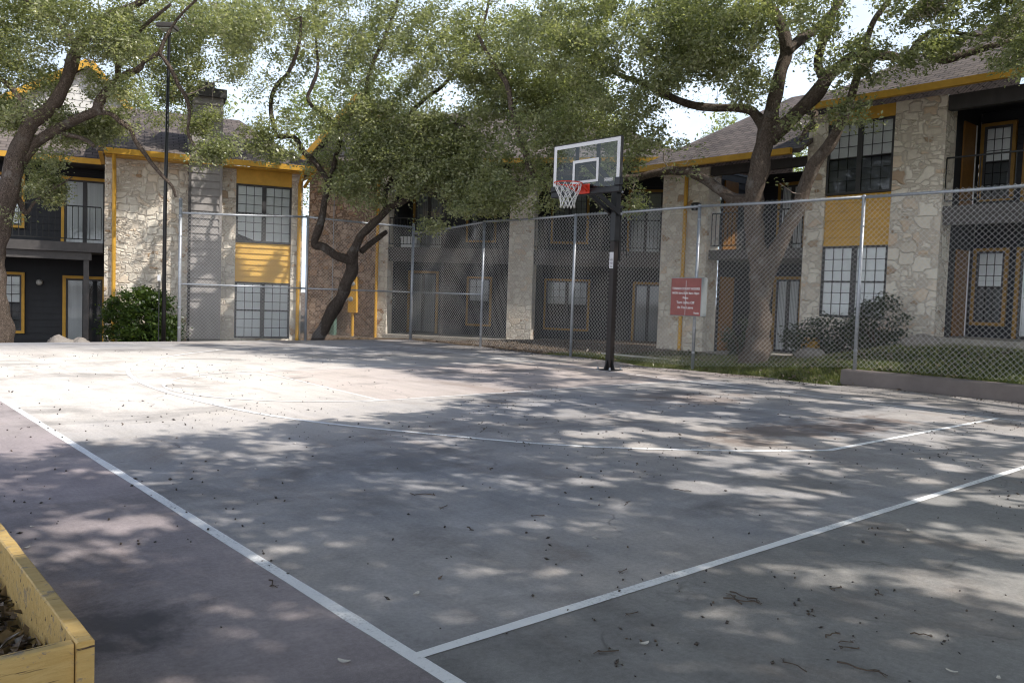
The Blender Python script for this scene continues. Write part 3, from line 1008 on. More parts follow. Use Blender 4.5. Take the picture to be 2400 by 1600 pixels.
MB().obox((1.04, -.47, 4.50), (1.04, 8, 4.50), .05, .16).build('fascia', 'yellow_trim', bl)
part('soffit', 'yellow_trim', bl, (-4.1, .98, -.47, -.03, 4.40, 4.425))
for xx, zb in ((-3.90, -.8), (.70, -.8)):
    MB().tube([(xx, -.5, 4.45), (xx, -.42, 4.3), (xx, -.10, 4.12), (xx, -.075, 3.95), (xx, -.075, zb)], .048, 8).build('downspout', 'yellow_trim', bl)
MB().obox((.82, -.05, 4.05), (1.0, -.45, 4.42), .05, .07).build('eave_bracket', 'yellow_trim', bl)
# recessed balcony bay on the left
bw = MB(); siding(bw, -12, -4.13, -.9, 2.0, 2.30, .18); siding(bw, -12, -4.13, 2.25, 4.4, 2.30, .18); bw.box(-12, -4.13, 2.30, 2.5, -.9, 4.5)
bw.build('recess_wall', 'charcoal_siding', bl)
part('balcony_floor', 'balcony_beam', bl, (-12, -4.16, .12, 2.28, 2.0, 2.235))
part('balcony_beam', 'balcony_beam', bl, (-12, -4.42, .22, .40, 1.80, 1.997))
part('balcony_soffit', 'charcoal_siding', bl, (-12, -4.14, 1.05, 2.29, 4.33, 4.36))
part('post', 'balcony_beam', bl, (-4.60, -4.48, .25, .37, -.9, 1.798))
part('post', 'balcony_beam', bl, (-7.2, -7.08, .25, .37, -.9, 1.798))
railing(bl, -12, -4.2, .2, 2.31, 3.16, .13)
window(bl, -6.85, -6.20, -.12, 1.38, 2.28, 1, 3, 6, trim='yellow_trim', screen=True)
door(bl, -5.15, -4.25, -.6, 1.33, 2.28, half=True)
door(bl, -5.2, -4.2, 2.24, 4.02, 2.28)
window(bl, -6.9, -6.2, 2.7, 4.0, 2.28, 1, 3, 4, trim='yellow_trim')
MB().tube([(-5.78, 2.27, 1.2), (-5.78, 2.20, 1.2), (-5.78, 2.13, 1.2)], [.05, .085, .02], 10).build('wall_lamp', 'lamp_glass', bl, True)
part('patio_slab', 'concrete', bl, (-12, -4.1, .0, 2.29, -.9, -.62))
# gable volume behind
gb = MB()
G = [(-12.0, 3.0), (-4.68, 7.40), (-2.9, 5.2), (-2.9, 3.0)]
z = 3.4
gy = 3.6
apx, apz = -4.68, 7.40


def gx(zz):
    return max(-12, apx - (apz - zz) / .62), min(-2.9, apx + (apz - zz) / 1.15)


while z < apz - .03:
    t = min(z + .19, apz); a0, a1 = gx(z); b0, b1 = gx(t - .001)
    gb.add([(a0, gy - .016, z), (a1, gy - .016, z), (b1, gy - .002, t), (b0, gy - .002, t), (a0, gy, z), (a1, gy, z)], [(0, 1, 2, 3), (4, 5, 1, 0)])
    z = t
gb.build('gable_wall', 'pale_siding', bl)
gr = MB()
slab(gr, [(-12.3, 3.3, 2.85), (-4.68, 3.3, 7.58), (-4.68, 11, 7.58), (-12.3, 11, 2.85)], .1)
slab(gr, [(-4.68, 3.3, 7.585), (-2.6, 3.3, 5.15), (-2.6, 11, 5.15), (-4.68, 11, 7.585)], .1)
gr.build('gable_roof', 'roof_shingle', bl)
MB().obox((-12, 3.27, 2.95), (-4.7, 3.27, 7.48), .04, .2).build('rake_board', 'yellow_trim', bl)
MB().obox((-4.66, 3.27, 7.48), (-2.62, 3.27, 5.10), .04, .2).build('rake_board', 'yellow_trim', bl)
part('rear_wall', 'pale_siding', bl, (-12, .4, 8.2, 8.4, -.9, 5.0))

# ---- middle building
bm = thing('apartment_building', 'shaded two storey apartment building with tan stone end and dark balconies behind the fence corner', 'building', (.65, 25.6, 0), -math.atan2(.243, .97))
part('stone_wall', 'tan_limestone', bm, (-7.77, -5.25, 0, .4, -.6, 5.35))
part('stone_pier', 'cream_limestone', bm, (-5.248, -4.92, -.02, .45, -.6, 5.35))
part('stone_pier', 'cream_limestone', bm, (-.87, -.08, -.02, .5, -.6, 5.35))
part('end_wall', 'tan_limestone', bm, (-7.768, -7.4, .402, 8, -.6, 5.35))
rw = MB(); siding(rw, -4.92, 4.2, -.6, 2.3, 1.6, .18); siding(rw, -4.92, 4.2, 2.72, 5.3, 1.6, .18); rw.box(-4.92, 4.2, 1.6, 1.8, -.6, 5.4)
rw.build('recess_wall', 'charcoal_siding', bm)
part('side_partition', 'charcoal_siding', bm, (-4.918, -4.8, .452, 1.58, -.6, 5.3)); part('side_partition', 'charcoal_siding', bm, (-.85, -.1, .502, 1.58, -.6, 5.3)); part('side_partition', 'charcoal_siding', bm, (3.95, 4.2, .0, 1.58, -.6, 5.3))
for xa, xb in ((-4.92, -.87), (-.08, 3.95)):
    part('balcony_floor', 'balcony_beam', bm, (xa + .003, xb - .003, .02, 1.58, 2.50, 2.73))
    part('balcony_beam', 'balcony_beam', bm, (xa + .003, xb - .003, .06, .2, 2.27, 2.497))
    part('patio_slab', 'concrete', bm, (xa + .003, xb - .003, -.3, 1.59, -.6, -.09))
    railing(bm, xa + .01, xb - .01, .08, 2.82, 3.68, .12)
    part('eave_beam', 'dark_trim', bm, (xa + .003, xb - .003, .04, .2, 5.05, 5.34))
part('soffit', 'charcoal_siding', bm, (-4.9, 4.2, -.4, 1.58, 5.345, 5.37))
part('post', 'dark_trim', bm, (-3.12, -3.02, .08, .18, -.09, 2.268))
part('post', 'dark_trim', bm, (-3.12, -3.02, .08, .18, 2.732, 5.05))
part('post', 'dark_trim', bm, (1.9, 2.0, .08, .18, 2.732, 5.05))
door(bm, -4.72, -3.78, -.08, 1.95, 1.585, mat='shaded_blind', frame='shaded_trim')
window(bm, -2.62, -1.88, .3, 1.82, 1.585, 1, 3, 6, trim='shaded_trim', screen=True, blinds='shaded_blind')
window(bm, .05, 1.42, .28, 1.82, 1.585, 2, 3, 6, trim='shaded_trim', screen=True, blinds='shaded_blind')
door(bm, 2.95, 3.78, -.08, 1.78, 1.585, mat='shaded_blind', frame='shaded_trim')
door(bm, -4.6, -3.6, 2.74, 4.7, 1.585, mat='shaded_blind', frame='shaded_trim'); window(bm, -2.7, -1.8, 3.1, 4.7, 1.585, 1, 3, 6, trim='shaded_trim', screen=True, blinds='shaded_blind')
door(bm, 2.7, 3.7, 2.74, 4.7, 1.585, mat='shaded_blind', frame='shaded_trim'); window(bm, .2, 1.3, 3.1, 4.7, 1.585, 2, 3, 6, trim='shaded_trim', screen=True, blinds='shaded_blind')
MB().tube([(-5.27, -.07, 5.2), (-5.27, -.07, -.5)], .05, 8).build('downspout', 'yellow_trim', bm)
MB().tube([(-6.85, -.03, 5.2), (-6.85, -.03, .2)], .014, 6).build('conduit', 'galvanised', bm)
mt = part('meter_box', 'yellow_trim', bm, (-6.22, -5.92, -.16, -.005, .55, 1.72), ch=.01)
for xx, zz in ((-6.30, .98), (-6.10, 1.0), (-6.05, 1.5)):
    MB().tube([(xx, -.165, zz), (xx, -.24, zz), (xx, -.25, zz)], [.075, .075, .03], 12).build('meter', 'galvanised', mt)
MB().tube([(-6.07, -.09, .54), (-6.07, -.09, -.5)], .05, 8).build('conduit', 'yellow_trim', bm)
part('utility_cabinet', 'green_box', bm, (-6.78, -6.62, -.3, -.1, -.5, .75), ch=.01)
rm = MB()
slab(rm, [(-8.1, -.55, 5.42), (4.6, -.55, 5.42), (.6, 4.6, 8.0), (-8.1, 4.6, 8.0)], .1)
slab(rm, [(-8.1, 9.7, 5.42), (-8.1, 4.6, 8.005), (.6, 4.6, 8.005), (4.6, 9.7, 5.42)], .1)
slab(rm, [(4.6, -.55, 5.425), (4.6, 9.7, 5.425), (.6, 4.6, 8.006)], .1)
rm.build('roof', 'roof_shingle', bm)
gutter(bm, (-5.0, -.6, 5.36), (4.6, -.6, 5.36))
gm = MB()
z = 5.3
while z < 7.35:
    t = min(z + .19, 7.4); h0 = (7.4 - z) / 1.05; h1 = (7.4 - t) / 1.05
    gm.add([(-5.9 - h0, -.02, z), (-5.9 + h0, -.02, z), (-5.9 + h1, -.006, t), (-5.9 - h1, -.006, t), (-5.9 - h0, 0, z), (-5.9 + h0, 0, z)], [(0, 1, 2, 3), (4, 5, 1, 0)]); z = t
gm.build('gable_wall', 'grey_siding', bm)
gr = MB()
slab(gr, [(-8.25, -.4, 5.13), (-5.9, -.4, 7.60), (-5.9, 4.0, 7.60), (-8.25, 4.0, 5.13)], .1)
slab(gr, [(-5.9, -.4, 7.605), (-3.55, -.4, 5.13), (-3.55, 4.0, 5.13), (-5.9, 4.0, 7.605)], .1)
gr.build('gable_roof', 'roof_shingle', bm)
MB().obox((-8.22, -.42, 5.06), (-5.92, -.42, 7.48), .04, .18).obox((-5.88, -.42, 7.48), (-3.58, -.42, 5.06), .04, .18).build('rake_board', 'yellow_trim', bm)
lv = MB()
for k in range(7):
    lv.obox((-6.25 + .04 * k, -.04, 6.1 + k * .1), (-5.55 - .04 * k, -.04, 6.1 + k * .1), .03, .05)
lv.build('gable_vent', 'dark_trim', bm)
part('rear_wall', 'tan_limestone', bm, (-7.39, 4.5, 8, 8.3, -.6, 5.35))
# things kept on the balcony
ac = thing('storage_tub', 'white storage tub on the upper balcony left of the fence corner post', 'tub', bm.matrix_basis @ Vector((-4.35, .5, 2.735)), bm.rotation_euler[2])
part('tub', 'white_paint', ac, (-.26, .26, -.2, .2, 0, .28), ch=.02)
part('lid', 'white_paint', ac, (-.28, .28, -.22, .22, .284, .36), ch=.02)

# ---- right building: local x = -b , y = a - 17.6
br_ = thing('apartment_building', 'two storey apartment building with pale stone piers and yellow siding right of the big oak', 'building', W(17.6, 0), math.atan2(-.756, .6546))
part('stone_pier', 'pale_limestone', br_, (-8.14, -7.10, -.02, .5, -.3, 5.62))
part('stone_pier', 'pale_limestone', br_, (-10.12, -9.65, -.02, .5, -.3, 5.60))
part('stone_pier', 'cream_limestone', br_, (-14.3, -12.82, -.02, .5, -.4, 4.72))
part('stone_pier', 'pale_limestone', br_, (-2.6, -1.5, -.02, .5, -.3, 5.62))
part('backing_wall', 'charcoal_siding', br_, (-9.645, -8.145, .06, .3, -.3, 5.6))
part('stone_sill', 'pale_limestone', br_, (-9.647, -8.143, -.0, .055, -.3, 1.02))
siding(MB(), -9.645, -8.145, 2.62, 3.75, .055, .19, lip=.04).build('yellow_panel', 'yellow_siding', br_)
part('frieze_panel', 'yellow_siding', br_, (-9.645, -8.145, .015, .058, 5.35, 5.62))
window(br_, -9.64, -8.15, 3.76, 5.34, .055, 2, 3, 6, screen=True)
window(br_, -9.64, -8.15, 1.03, 2.61, .055, 2, 3, 6)
# balcony bay
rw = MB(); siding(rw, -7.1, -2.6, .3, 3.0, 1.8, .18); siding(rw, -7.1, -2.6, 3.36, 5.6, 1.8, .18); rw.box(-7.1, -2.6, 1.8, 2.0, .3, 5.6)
rw.build('recess_wall', 'charcoal_siding', br_)
part('side_partition', 'charcoal_siding', br_, (-7.64, -7.102, .502, 1.79, .3, 5.6)); part('side_partition', 'charcoal_siding', br_, (-2.58, -2.3, .502, 1.79, .3, 5.6))
part('balcony_floor', 'balcony_beam', br_, (-7.095, -2.605, .03, 1.79, 3.19, 3.37))
part('balcony_beam', 'balcony_beam', br_, (-7.095, -2.605, .07, .22, 2.99, 3.187))
part('patio_slab', 'concrete', br_, (-7.095, -2.605, -.12, 1.79, .1, .70))
part('eave_beam', 'dark_trim', br_, (-7.095, -2.605, .02, .2, 5.30, 5.60))
part('balcony_soffit', 'charcoal_siding', br_, (-7.095, -2.605, .21, 1.79, 5.55, 5.58))
railing(br_, -7.09, -2.61, .09, 3.46, 4.36, .6)
for zf in (.70, 3.37):
    part('storage_door', 'orange_door', br_, (-7.52, -7.30, 1.72, 1.785, zf, zf + 1.85)) if False else None
    sd = part('storage_door', 'orange_door', br_, (-7.105, -7.07, .85, 1.45, zf + .02, zf + 1.85))
    part('door_edge', 'white_paint', sd, (-7.105, -7.06, 1.455, 1.50, zf + .02, zf + 1.85))
    window(br_, -7.0, -6.45, zf + .33, zf + 1.85, 1.785, 1, 3, 6, trim='shaded_trim', screen=True)
    door(br_, -6.15, -4.9, zf + .01, zf + 1.85, 1.785, frame='shaded_trim')
    window(br_, -4.3, -3.2, zf + .33, zf + 1.85, 1.785, 2, 3, 6, trim='shaded_trim')
# breezeway between the piers
bz = MB(); siding(bz, -12.82, -10.12, -.4, 4.7, 2.4, .18); siding(bz, .5, 2.4, -.4, 4.7, -12.82, .18, 'y+'); bz.box(-12.82, -10.12, 2.4, 2.6, -.4, 4.8)
bz.build('recess_wall', 'charcoal_siding', br_)
part('landing', 'balcony_beam', br_, (-12.815, -10.125, .08, 2.38, 2.37, 2.61))
part('breezeway_floor', 'concrete', br_, (-12.815, -10.125, -.2, 2.39, -.4, .0))
railing(br_, -12.8, -10.14, .15, 2.70, 3.55, .12)
for zf, zt in ((.01, 1.95), (2.62, 4.45)):
    part('door', 'orange_door', br_, (-12.80, -12.76, .62, 1.2, zf, zt))
    window(br_, -11.1, -10.5, zf + .35, zt, 2.385, 1, 3, 6, trim='shaded_trim', screen=True)
    door(br_, -12.2, -11.5, zf, zt, 2.385, mat='curtain', frame='shaded_trim')
part('eave_beam', 'dark_trim', br_, (-12.815, -10.125, .03, .2, 4.5, 4.72))
MB().tube([(-13.5, -.07, 4.7), (-13.5, -.07, .0), (-13.5, -.2, -.1)], .05, 8).build('downspout', 'yellow_trim', br_)
part('wall_lamp', 'black_metal', br_, (-13.25, -13.02, -.2, -.025, 3.62, 3.82), ch=.03)
rr = MB()
slab(rr, [(-10.15, -.55, 5.72), (3, -.55, 5.72), (3, 4.6, 8.6), (-7.0, 4.6, 8.6)], .1)
slab(rr, [(-10.15, 11.5, 5.725), (-10.15, -.55, 5.725), (-7.0, 4.6, 8.605)], .1)
slab(rr, [(-14.9, -.55, 4.80), (-10.0, -.55, 4.80), (-10.0, 3.5, 7.1), (-12.7, 3.5, 7.1)], .1)
slab(rr, [(-14.9, 7.5, 4.805), (-14.9, -.55, 4.805), (-12.7, 3.5, 7.105)], .1)
rr.build('roof', 'roof_shingle', br_)
gutter(br_, (-10.15, -.6, 5.67), (3, -.6, 5.67)); gutter(br_, (-14.9, -.6, 4.75), (-10.2, -.6, 4.75))
part('upper_side_wall', 'pale_siding', br_, (-10.0, -9.66, .502, 9, 4.5, 5.7))
part('rear_wall', 'pale_limestone', br_, (-14, -1.5, 9, 9.3, -.3, 5.6))

# ------------------------------------------------------------------ plants
class Tree:
    def __init__(s):
        s.P = []; s.Rd = []; s.tubes = []

    def limb(s, pts, n=10):
        """pts: (x,y,z,r) world points"""
        Q = crom(pts, 6)
        Q = [np.array(q) for q in Q]
        for q in Q:
            nv = noise.noise_vector(Vector(q[:3]) * 1.7)
            q[:3] += np.array(nv) * min(.05, .25 * q[3])
            q[3] = max(q[3], .008)
        s.tubes.append(([Vector(q[:3]) for q in Q], [q[3] for q in Q], n, .35))
        for q in Q:
            s.P.append(q[:3].copy()); s.Rd.append(q[3])

    def grow(s, targets, rbase=.008):
        T = np.array(targets)
        P = np.array(s.P); Rr = np.array(s.Rd)
        d0 = np.array([np.min(np.linalg.norm(P - t, axis=1)) for t in T])
        order = np.argsort(d0)
        cap = len(P) + len(T) * 5 + 10
        PP = np.zeros((cap, 3)); PP[:len(P)] = P; RR = np.zeros(cap); RR[:len(P)] = Rr; n = len(P)
        ends = []
        for i in order:
            t = T[i]
            dd = PP[:n] - t
            d = np.sqrt((dd * dd).sum(1)) + .25 * np.maximum(0, PP[:n, 2] - t[2])
            j = int(np.argmin(d)); p = PP[j]; L = np.linalg.norm(t - p)
            r0_ = min(RR[j] * .75, rbase + .011 * L)
            k = 4
            side = NR.normal(size=3) * L * .16
            path = [p.copy()]; rad = [r0_]
            for q in range(1, k + 1):
                f = q / k
                pt = p + (t - p) * f + side * math.sin(math.pi * f) + NR.normal(size=3) * L * .03
                path.append(pt); rad.append(r0_ * (1 - .72 * f) + .0016)
                PP[n] = pt; RR[n] = rad[-1]; n += 1
            s.tubes.append(([Vector(v) for v in path], rad, 5 if r0_ > .014 else 3, 0))
            ends.append((path[-3], path[-2], path[-1]))
        return ends


def build_tree(name, label, limbs, targets, lsize, per, spread, bark='bark', leafmat='oak_leaf', bare=0.0, group=None, base=None, tintmu=.45, parts=('trunk', 'branches', 'crown'), cat='tree', fr=.1, inner=0.0):
    T = Tree()
    for l in limbs: T.limb(l, 12)
    b0 = Vector(limbs[0][0][:3]) if base is None else Vector(base)
    root = thing(name, label, cat, b0, 0, group)
    nl = len(T.tubes)
    if inner:                       # old limbs are bare: hardly any sprays right against them
        LP = np.array([p for p, r in zip(T.P, T.Rd) if r > .05])
        targets = [t for t in targets if rnd.random() > .8 or np.min(np.linalg.norm(LP - np.array(t), axis=1)) > inner]
    ends = T.grow(targets)
    def sub(tubes, nm, mat):
        m = MB()
        for pts, rad, n, jit in tubes:
            m.tube([p - b0 for p in pts], rad, n, True, jit)
        return m.build(nm, mat, root, True)
    if cat == 'shrub': nl = 0
    else: sub(T.tubes[:nl], parts[0], bark)
    sub(T.tubes[nl:], parts[1], 'dry_twig' if bark == 'bark' else ('twig_wood' if cat == 'shrub' else 'dark_twig'))
    ends = [e for e in ends if rnd.random() > bare]
    A = np.array([e[0] for e in ends]); B = np.array([e[2] for e in ends])
    n = len(ends)
    cnt = NR.randint(int(per * .6), int(per * 1.4), n)
    idx = np.repeat(np.arange(n), cnt)
    f = NR.uniform(fr, 1.1, len(idx))[:, None]
    C = A[idx] + (B[idx] - A[idx]) * f + NR.normal(size=(len(idx), 3)) * spread * np.array([1, 1, .75])
    tint = np.clip(NR.normal(tintmu, .16, n)[idx] + NR.normal(0, .14, len(idx)), 0, 1)
    if name == 'oak_tree':
        ok = ~cull(C); C = C[ok]; tint = tint[ok]
    C = C - np.array(b0)
    Vv, Ff, Tt = leaves(C, np.full(len(C), lsize), tint, .25, .52)
    npmesh(parts[2], Vv, Ff, leafmat, root, Tt)
    return root


def plimb(pix, Y0, Y1):
    """limb traced on the photo: (x, y, width) with depth running Y0..Y1"""
    n = len(pix); o = []
    for i, (x, y, w) in enumerate(pix):
        Y = Y0 + (Y1 - Y0) * i / max(1, n - 1); p = at(x, y, Y)
        o.append((p.x, p.y, p.z, w * Y / (2 * FPX)))
    return o


LN = Vector((math.sin(R(24)), -math.cos(R(24)), 0)); LX = Vector((math.cos(R(24)), math.sin(R(24)), 0)); LO = Vector((-6.65, 22.6, 0))


def blocks_wall(p):
    """would this spray shade a sunlit patch of the left stone front"""
    t = (p - LO).dot(LN) / SUN.dot(LN)
    if t <= 0: return False
    q = p - SUN * t; u = (q - LO).dot(LX)
    return -4.4 < u < 1.0 and -1 < q.z < 4.6 and noise.noise(Vector((u * 1.1 + q.z * .5, q.z * 1.1, 3.3))) + .5 * noise.noise(Vector((u * 2.6, q.z * 2.6, 8))) > -.12


LITPTS = [at(px, py, 16.5) for px, py in ((1800, 800), (1798, 760), (1792, 720), (1790, 680), (1790, 640), (1776, 590), (1772, 540), (1775, 490), (1838, 570), (1858, 520), (1880, 470), (1905, 410), (1930, 360), (1960, 310))]


def blocks_trunk(p):
    p = Vector(p)
    for q in LITPTS:
        d = p - q
        if d.dot(SUN) > .6 and d.cross(SUN).length < .36: return True
    return False


LIT = [(-14, 3.2), (-6, 4.6), (-3.55, 5.6), (-2.85, 6.3), (-1.87, 7.4), (-1.0, 8.1), (-.55, 9.4), (.3, 11.1), (-1.0, 11.9), (-1.9, 13.0), (-3.5, 14.1), (-5.3, 16.0), (-6.4, 16.8), (-9.5, 17.5), (-16, 17)]


def inpoly(x, y, P):
    c = False; j = len(P) - 1
    for i in range(len(P)):
        if (P[i][1] > y) != (P[j][1] > y) and x < (P[j][0] - P[i][0]) * (y - P[i][1]) / (P[j][1] - P[i][1]) + P[i][0]: c = not c
        j = i
    return c


# openings in the canopy: where a gap between the leaves lets the sun down onto the court or the left stone front
GAPS = []
while len(GAPS) < 900:
    x, y = rnd.uniform(-5, 9), rnd.uniform(1.6, 17.5)
    if inpoly(x, y, LIT): continue
    right = sst(x + .25 * y, 1.3, 3.4)
    f = noise.noise(Vector((x * .55, y * .55, 7.7)))
    if rnd.random() > (.06 + .94 * right) * (1.0 if f > -.1 else .25): continue
    R0 = rnd.uniform(.12, .36)
    for q in range(rnd.randint(2, 5)):
        GAPS.append((x + rnd.gauss(0, R0 * .7), y + rnd.gauss(0, R0 * .7), R0 * rnd.uniform(.25, .75), rnd.uniform(.45, 1.0), rnd.uniform(0, 3.14)))
WALLGAPS = []
for k in range(46):
    WALLGAPS.append((rnd.uniform(-4.2, .8), rnd.uniform(-.6, 4.5), rnd.uniform(.12, .34), rnd.uniform(.3, .6), rnd.uniform(.75, 1.1)))

FENCEGAPS = []
for k in range(44):
    b = 18.2 - 16.5 * (k + rnd.random()) / 44
    FENCEGAPS.append((-b, rnd.uniform(.1, 2.7), rnd.uniform(.16, .34), rnd.uniform(2.2, 5.0), rnd.uniform(.80, .98)))
FN = -E1; FX = -E2; FO = E1 * 12.5


def cull(C):
    """true for leaves that would stand in one of the gaps"""
    S = np.array(SUN)
    t = C[:, 2] / S[2]; gx_ = C[:, 0] - S[0] * t; gy_ = C[:, 1] - S[1] * t
    bad = np.zeros(len(C), bool)
    for (x, y, r, asp, an) in GAPS:
        dx, dy = gx_ - x, gy_ - y
        u = (dx * math.cos(an) + dy * math.sin(an)) / r; v = (-dx * math.sin(an) + dy * math.cos(an)) / (r * asp)
        bad |= (u * u + v * v) < 1
    n = np.array(LN); o = np.array(LO)
    t = ((C - o) @ n) / float(S @ n)
    q = C - S[None, :] * t[:, None] - o
    uu = q @ np.array(LX); zz_ = q[:, 2]
    for (x, y, r, asp, an) in WALLGAPS:
        dx, dy = uu - x, zz_ - y
        u = (dx * math.cos(an) + dy * math.sin(an)) / (r * 1.6); v = (-dx * math.sin(an) + dy * math.cos(an)) / (r * 1.6 * asp)
        bad |= ((u * u + v * v) < 1) & (t > 0)
    n = np.array(FN); o = np.array(FO)
    t = ((C - o) @ n) / float(S @ n)
    q = C - S[None, :] * t[:, None] - o
    uu = q @ np.array(FX); zz_ = q[:, 2]
    for (x, y, r, asp, an) in FENCEGAPS:
        dx, dy = uu - x, zz_ - y
        u = (dx * math.cos(an) + dy * math.sin(an)) / (r * asp); v = (-dx * math.sin(an) + dy * math.cos(an)) / r
        bad |= ((u * u + v * v) < 1) & (t > 0)
    for p in LITPTS:
        d = C - np.array(p); al = d @ S
        bad |= (al > .5) & (np.linalg.norm(d - al[:, None] * S, axis=1) < .27)
    return bad


POLE = W(6.05, 18.75).xy


def blobs(B, n, thr=-.12, fs=1.0, seed=0):
    """spots spread through ellipsoids given as (x, y, rx, ry, Y, dY, weight)"""
    out = []; ws = [b[6] for b in B]
    tries = 0
    while len(out) < n and tries < n * 40:
        tries += 1
        b = rnd.choices(B, ws)[0]
        v = Vector((rnd.gauss(0, 1), rnd.gauss(0, 1), rnd.gauss(0, 1))).normalized() * rnd.random() ** .38
        p = at(b[0] + v.x * b[2], b[1] + v.y * b[3], b[4] + v.z * b[5])
        if noise.noise(p * fs + Vector((seed, 0, 0))) < thr: continue
        if p.z < 1.0: continue
        if blocks_wall(p) and rnd.random() < .93: continue
        if (p.xy - POLE).length < .8: continue
        if blocks_trunk(p) and rnd.random() < .9: continue
        out.append((p.x, p.y, p.z))
    return out


RP = lambda L: [(1500 + .5867 * x, .5867 * y, w * .535) for (x, y, w) in L]
# --- big oak on the right
tr_limbs = [
    plimb(RP([(455, 1500, 150), (466, 1400, 114), (474, 1290, 98), (484, 1160, 90), (488, 1080, 96), (462, 950, 78), (452, 830, 80), (462, 720, 80), (485, 620, 78), (508, 520, 76), (530, 430, 62), (553, 310, 54), (582, 210, 50), (560, 90, 46), (505, 15, 42), (470, -80, 36), (450, -220, 26), (470, -360, 14)]), 16.6, 16.4),
    plimb(RP([(500, 1120, 70), (545, 1010, 66), (592, 900, 66), (632, 820, 62), (668, 720, 60), (708, 640, 58), (760, 575, 54), (802, 500, 44), (832, 420, 40), (862, 330, 34), (882, 250, 30), (900, 180, 26), (935, 85, 24), (985, 15, 22), (1040, -80, 18), (1060, -200, 12)]), 16.5, 15.4),
    plimb(RP([(495, 520, 50), (470, 470, 44), (430, 440, 38), (340, 430, 34), (240, 428, 34), (130, 392, 30), (60, 355, 26), (-20, 322, 24), (-120, 282, 18), (-230, 230, 12)]), 16.5, 17.5),
    plimb(RP([(515, 560, 60), (600, 480, 62), (690, 380, 60), (742, 320, 58), (792, 268, 44), (862, 225, 40), (1000, 226, 38), (1062, 236, 34), (1140, 182, 26), (1200, 240, 30), (1300, 216, 30), (1400, 185, 26), (1540, 155, 22), (1700, 110, 14)]), 16.5, 14.6),
    plimb(RP([(742, 325, 44), (712, 258, 38), (728, 180, 34), (768, 60, 32), (802, -50, 28), (820, -180, 20), (860, -300, 12)]), 16.4, 16.0),
    plimb(RP([(586, 205, 46), (650, 150, 40), (720, 100, 34), (790, 20, 30), (850, -90, 22), (900, -220, 12)]), 16.4, 17.2),
    plimb(RP([(1060, 238, 24), (1130, 150, 20), (1200, 126, 18), (1330, 140, 14), (1440, 142, 10)]), 15.2, 14.8),
    plimb(RP([(445, 800, 60), (395, 800, 50), (350, 785, 46), (300, 742, 46), (230, 700, 40), (150, 682, 36), (60, 692, 32), (-20, 712, 30), (-150, 704, 26), (-300, 690, 22), (-460, 716, 16), (-600, 745, 9)]), 16.6, 18.8),
    plimb([(1250, 420, 16), (1236, 370, 15), (1218, 318, 15), (1200, 262, 13), (1188, 200, 12), (1150, 140, 10), (1120, 80, 7)], 18.4, 19.0),
    plimb([(1205, 440, 10), (1260, 425, 9), (1300, 445, 7), (1340, 440, 5)], 18.6, 18.0),
    plimb(RP([(700, 450, 30), (690, 500, 26), (665, 520, 20), (640, 560, 14)]), 16.3, 16.0),
]
tb = [(1390, 90, 190, 120, 17.6, 1.6, 3), (1560, 110, 170, 120, 16.8, 1.8, 3.2), (1500, 230, 190, 80, 17.2, 1.3, 2.2), (1690, 60, 150, 110, 16.4, 1.8, 2.6), (1740, 190, 80, 60, 16.2, 1.2, .8),
      (1850, 60, 160, 100, 16.0, 1.8, 2.4), (1960, 130, 110, 90, 15.6, 1.4, 1.6), (2080, 160, 110, 40, 15.2, .9, .9), (2230, 60, 190, 70, 14.8, 1.2, 2.0), (2350, 60, 120, 90, 14.6, 1.2, 1.4), (2160, 120, 140, 40, 15.0, .9, .9),
      (2310, 15, 170, 55, 14.6, 1.1, 1.6), (2130, 5, 110, 40, 15, 1, .9), (2380, 120, 60, 60, 14.2, .8, .5),
      (1300, 330, 150, 95, 18.4, 1.2, 1.8), (1220, 430, 150, 75, 18.6, 1.0, 1.8), (1440, 420, 100, 75, 18.0, .9, 1.1), (1530, 340, 120, 60, 17.4, .9, .9), (1590, 400, 50, 35, 17.0, .6, .3), (1120, 470, 90, 40, 18.8, .8, .6),
      (1460, 480, 60, 30, 18, .6, .3),
      (2010, 260, 70, 40, 15.4, .5, .5), (1820, 430, 45, 45, 16.2, .35, .12), (1870, 290, 50, 60, 16.2, .5, .35),
      (1500, -130, 300, 130, 17, 2.2, 1.6), (1850, -130, 330, 130, 16.4, 2.4, 1.6), (2200, -100, 280, 110, 15.2, 2, 1.0)]
build_tree('oak_tree', 'big spreading live oak with a forked trunk behind the right fence run', tr_limbs, blobs(tb, 5600, -.12, 1.1, 3), .074, 34, .10, 'bark', tintmu=.45, inner=.62, base=at(1780, 862, 16.6))

